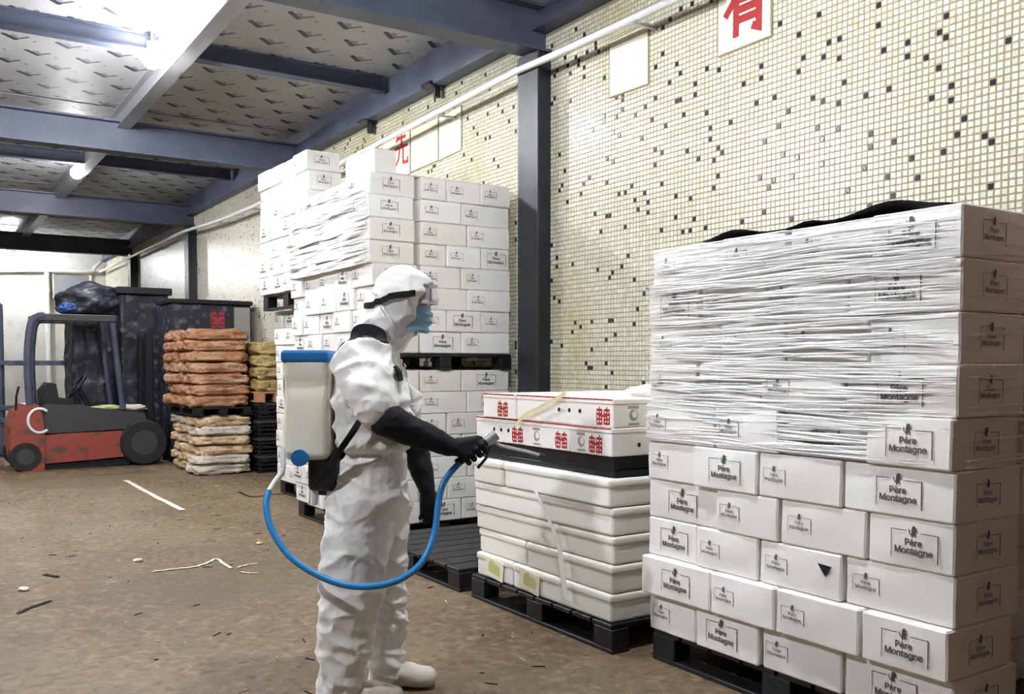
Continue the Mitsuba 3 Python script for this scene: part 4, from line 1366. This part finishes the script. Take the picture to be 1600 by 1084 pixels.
part(worker, 'mask', face_patch(634, 497, .088, .072, math.radians(82), -.062, .048,
     lambda a, v: 0.012 * (1 - a * a) * math.sin(math.pi * v) + 0.006 * math.sin(v * 20) * (1 - abs(a) ** 3) + 0.012 * (v - 0.3) * (1 - a * a)), 'mat_mask', True, label='pleated blue face mask')
def goggle(a0, a1, z_lo, z_hi, lift, th, bsdf, name, label=None):
    c = J(640, 463, 0)
    P = np.zeros((14, 6, 3))
    for i, a in enumerate(np.linspace(a0, a1, 14)):
        for j, z in enumerate(np.linspace(z_lo, z_hi, 6)):
            P[i, j] = c + RIGHT * (0.092 * math.cos(a) + 0.018 * max(0, math.cos(a)) + lift) + AWAY * (0.083 + lift) * math.sin(a) + np.array([0, 0, z + 0.006])
    part(worker, name, sheet(P[:, ::-1], th), bsdf, True, label=label)


rd = math.radians
goggle(rd(-42), rd(42), -.030, .030, 0.0, 0.002, 'mat_lens', 'goggle_lens', 'clear goggle lens')
for sgn in (-1, 1):
    goggle(*((rd(42), rd(76)) if sgn > 0 else (rd(-76), rd(-42))), -.033, .033, 0.001, 0.004, 'mat_goggle', 'goggle_side', 'pale grey side of the goggles')
for (lo, hi) in ((-.038, -.029), (.029, .038)):
    goggle(rd(-70), rd(70), lo, hi, 0.001, 0.006, 'mat_goggle', 'goggle_rim')


def snap(mesh, pts, off):
    pr = trimesh.proximity.closest_point(mesh, np.array(pts))
    n = mesh.vertex_normals[mesh.faces[pr[2]]].mean(1)
    n /= np.linalg.norm(n, axis=1, keepdims=True)
    return pr[0] + n * off, n


# head strap of the goggles, laid on the hood
hc = J(628, 463, 0)
loop = []
for a in np.linspace(math.radians(58), math.radians(302), 46):
    q = hc + 0.16 * (math.cos(a) * (RIGHT + np.array([0, 0, 0.16])) + math.sin(a) * AWAY) + np.array([0, 0, -0.004])
    loop.append(q)
L_, Ln = snap(coverall, loop, 0.004)
zs = np.convolve(np.pad(L_[:, 2], 3, mode='edge'), np.ones(7) / 7, 'valid')
L_[:, 2] = zs
hgt = np.array([0, 0, 1.0])
P = np.stack([L_ - hgt * 0.012, L_ + Ln * 0.002, L_ + hgt * 0.012], 1)
part(worker, 'goggle_strap', sheet(P, 0.003), 'mat_black_cloth', True, label='black elastic goggle strap')

# ------------------------------------------------------------------ knapsack sprayer
sp = thing('backpack_sprayer', 'white knapsack sprayer with blue lid and blue hose, carried on the worker back', 'sprayer')


def K(px, py, dy):
    p = J(px, py, dy)
    return p @ RIGHT, p @ AWAY, p[2]


ND = -.17
xa, ya, zt = K(439, 552, ND)
xb, _, zb = K(515, 728, ND)
yb = ya + 0.34
tank = rbox(xa, xb, ya, yb, zb + 0.02, zt, 0.03, 20)
tank = tank.subdivide_to_size(0.04)
v = tank.vertices
zz = (v[:, 2] - zb) / (zt - zb)
v[:, 0] = v[:, 0] + np.where(v[:, 0] < (xa + xb) / 2, 0.006 * np.exp(-((zz - .52) / .1) ** 2) - 0.002, 0)
v[:, 1] = v[:, 1] + np.where(v[:, 1] < ya + 0.01, 0.008 * np.exp(-((zz - .72) / .05) ** 2), 0)
tank.vertices = v
part(sp, 'tank', tank, 'mat_tank', 35, TW_CAM, label='cream white plastic tank')
lid = rbox(xa - 0.002, xb + 0.002, ya - 0.006, yb + 0.006, zt - 0.035, zt + 0.012, 0.012, 16)
part(sp, 'lid', lid, 'mat_blue', 35, TW_CAM, label='blue lid band')
part(sp, 'base', rbox(xa + 0.09, xb + 0.03, ya + 0.02, yb - 0.02, zb - 0.10, zb + 0.045, 0.02, 16), 'mat_black_plastic', 35, TW_CAM)
part(sp, 'pump', cyl((xa + 0.15, ya + 0.10, zb - 0.12), (xa + 0.15, ya + 0.10, zb - 0.03), 0.04, 16), 'mat_grey_dark', 40, TW_CAM)
xk, _, zk = K(469, 715, ND)
part(sp, 'drain_cap', cyl((xk, ya - 0.016, zk), (xk, ya + 0.004, zk), 0.032, 24), 'mat_blue', 40, TW_CAM, 'round blue drain cap')
part(sp, 'nozzle_stub', cyl((K(484, 790, ND)[0], ya + 0.06, K(494, 792, ND)[2]), (K(486, 765, ND)[0], ya + 0.06, K(492, 760, ND)[2]), 0.018, 12), 'mat_white_plastic', 40, TW_CAM)
part(sp, 'outlet_tube', tube(spline([J(443, 700, -.19), J(441, 735, -.20), J(430, 752, -.21), J(420, 768, -.225)], 6), 0.011, 10), 'mat_white_plastic', 50, label='white outlet tube')
hose = [(420, 766, -.224), (416, 790, -.25), (424, 826, -.28), (450, 866, -.31), (492, 896, -.33), (540, 914, -.335), (590, 915, -.33), (632, 901, -.31), (662, 874, -.27), (679, 832, -.23), (685, 786, -.20), (692, 757, -.18), (704, 738, -.16), (718, 723, -.145)]
part(sp, 'hose', tube(spline([J(*h) for h in hose], 10), 0.0125, 12), 'mat_hose', 50, label='blue spray hose')
h0, h1 = HC - HA * 0.075, HC + HA * 0.085
part(sp, 'handle', cyl(h0, h1, 0.0165, 16), 'mat_black_plastic', 40)
part(sp, 'valve', tube(spline([h1 - HA * 0.02, h1 + HA * 0.012, h1 + HA * 0.03], 4), 0.022, 14), 'mat_silver', 40, label='silver spray valve')
part(sp, 'trigger', tube(np.array([h1 - HA * 0.01 - HU * 0.02, HC + HA * .03 - HU * 0.05, HC - HA * 0.02 - HU * 0.062]), 0.006, 8), 'mat_grey_dark', 40)
lp = [h1 + HA * 0.02, J(778, 694, -.09), J(800, 700, -.02), J(826, 706, .06), J(842, 711, .10)]
part(sp, 'lance', tube(spline(lp, 6), 0.007, 10), 'mat_silver', 50)
part(sp, 'spray_nozzle', cyl(lp[-1], lp[-1] + (lp[-1] - lp[-2]) * 0.4, 0.012, 12), 'mat_black_plastic', 40)


def strap(pix, w, off, mesh=coverall):
    pts = spline([J(*q) for q in pix], 8)
    s_, n_ = snap(mesh, pts, off)
    for _ in range(4):
        s_[1:-1] = (s_[:-2] + s_[1:-1] * 2 + s_[2:]) / 4
        n_[1:-1] = (n_[:-2] + n_[1:-1] * 2 + n_[2:]) / 4
    n_ /= np.linalg.norm(n_, axis=1, keepdims=True)
    d = np.gradient(s_, axis=0)
    d /= np.linalg.norm(d, axis=1, keepdims=True)
    c = np.cross(d, n_)
    c /= np.linalg.norm(c, axis=1, keepdims=True)
    return sheet(np.stack([s_ - c * w / 2, s_ + n_ * 0.006, s_ + c * w / 2], 1), 0.006)


part(sp, 'shoulder_strap', strap([(522, 556, -.10), (535, 538, -.11), (553, 521, -.12), (576, 515, -.125), (592, 521, -.125), (604, 534, -.13)], 0.046, 0.011), 'mat_black_cloth', True, label='black padded shoulder strap')
part(sp, 'chest_strap', strap([(621, 570, -.17), (625, 581, -.17), (629, 594, -.165)], 0.036, 0.010), 'mat_black_cloth', True, label='short black strap end at the armpit')
lowp = [J(570, 646, -.262), J(552, 674, -.268), J(532, 700, -.258), J(514, 726, -.215), J(500, 750, -.17)]
pl = spline(lowp, 6)
across = np.array([0.75 * RIGHT[0], 0.75 * RIGHT[1], 0.62])
wd = np.linspace(0.045, 0.085, len(pl))[:, None]
P = np.stack([pl - across * wd / 2, pl - AWAY * 0.004, pl + across * wd / 2], 1)
part(sp, 'lower_strap', sheet(P, 0.008), 'mat_black_cloth', True, label='black lower strap')
part(sp, 'shoulder_strap', strap([(522, 560, .10), (538, 540, .11), (558, 524, .12), (580, 519, .125), (600, 526, .125), (616, 545, .13), (628, 590, .14)], 0.046, 0.011), 'mat_black_cloth', True, label='far black shoulder strap')

scene['type'] = 'scene'
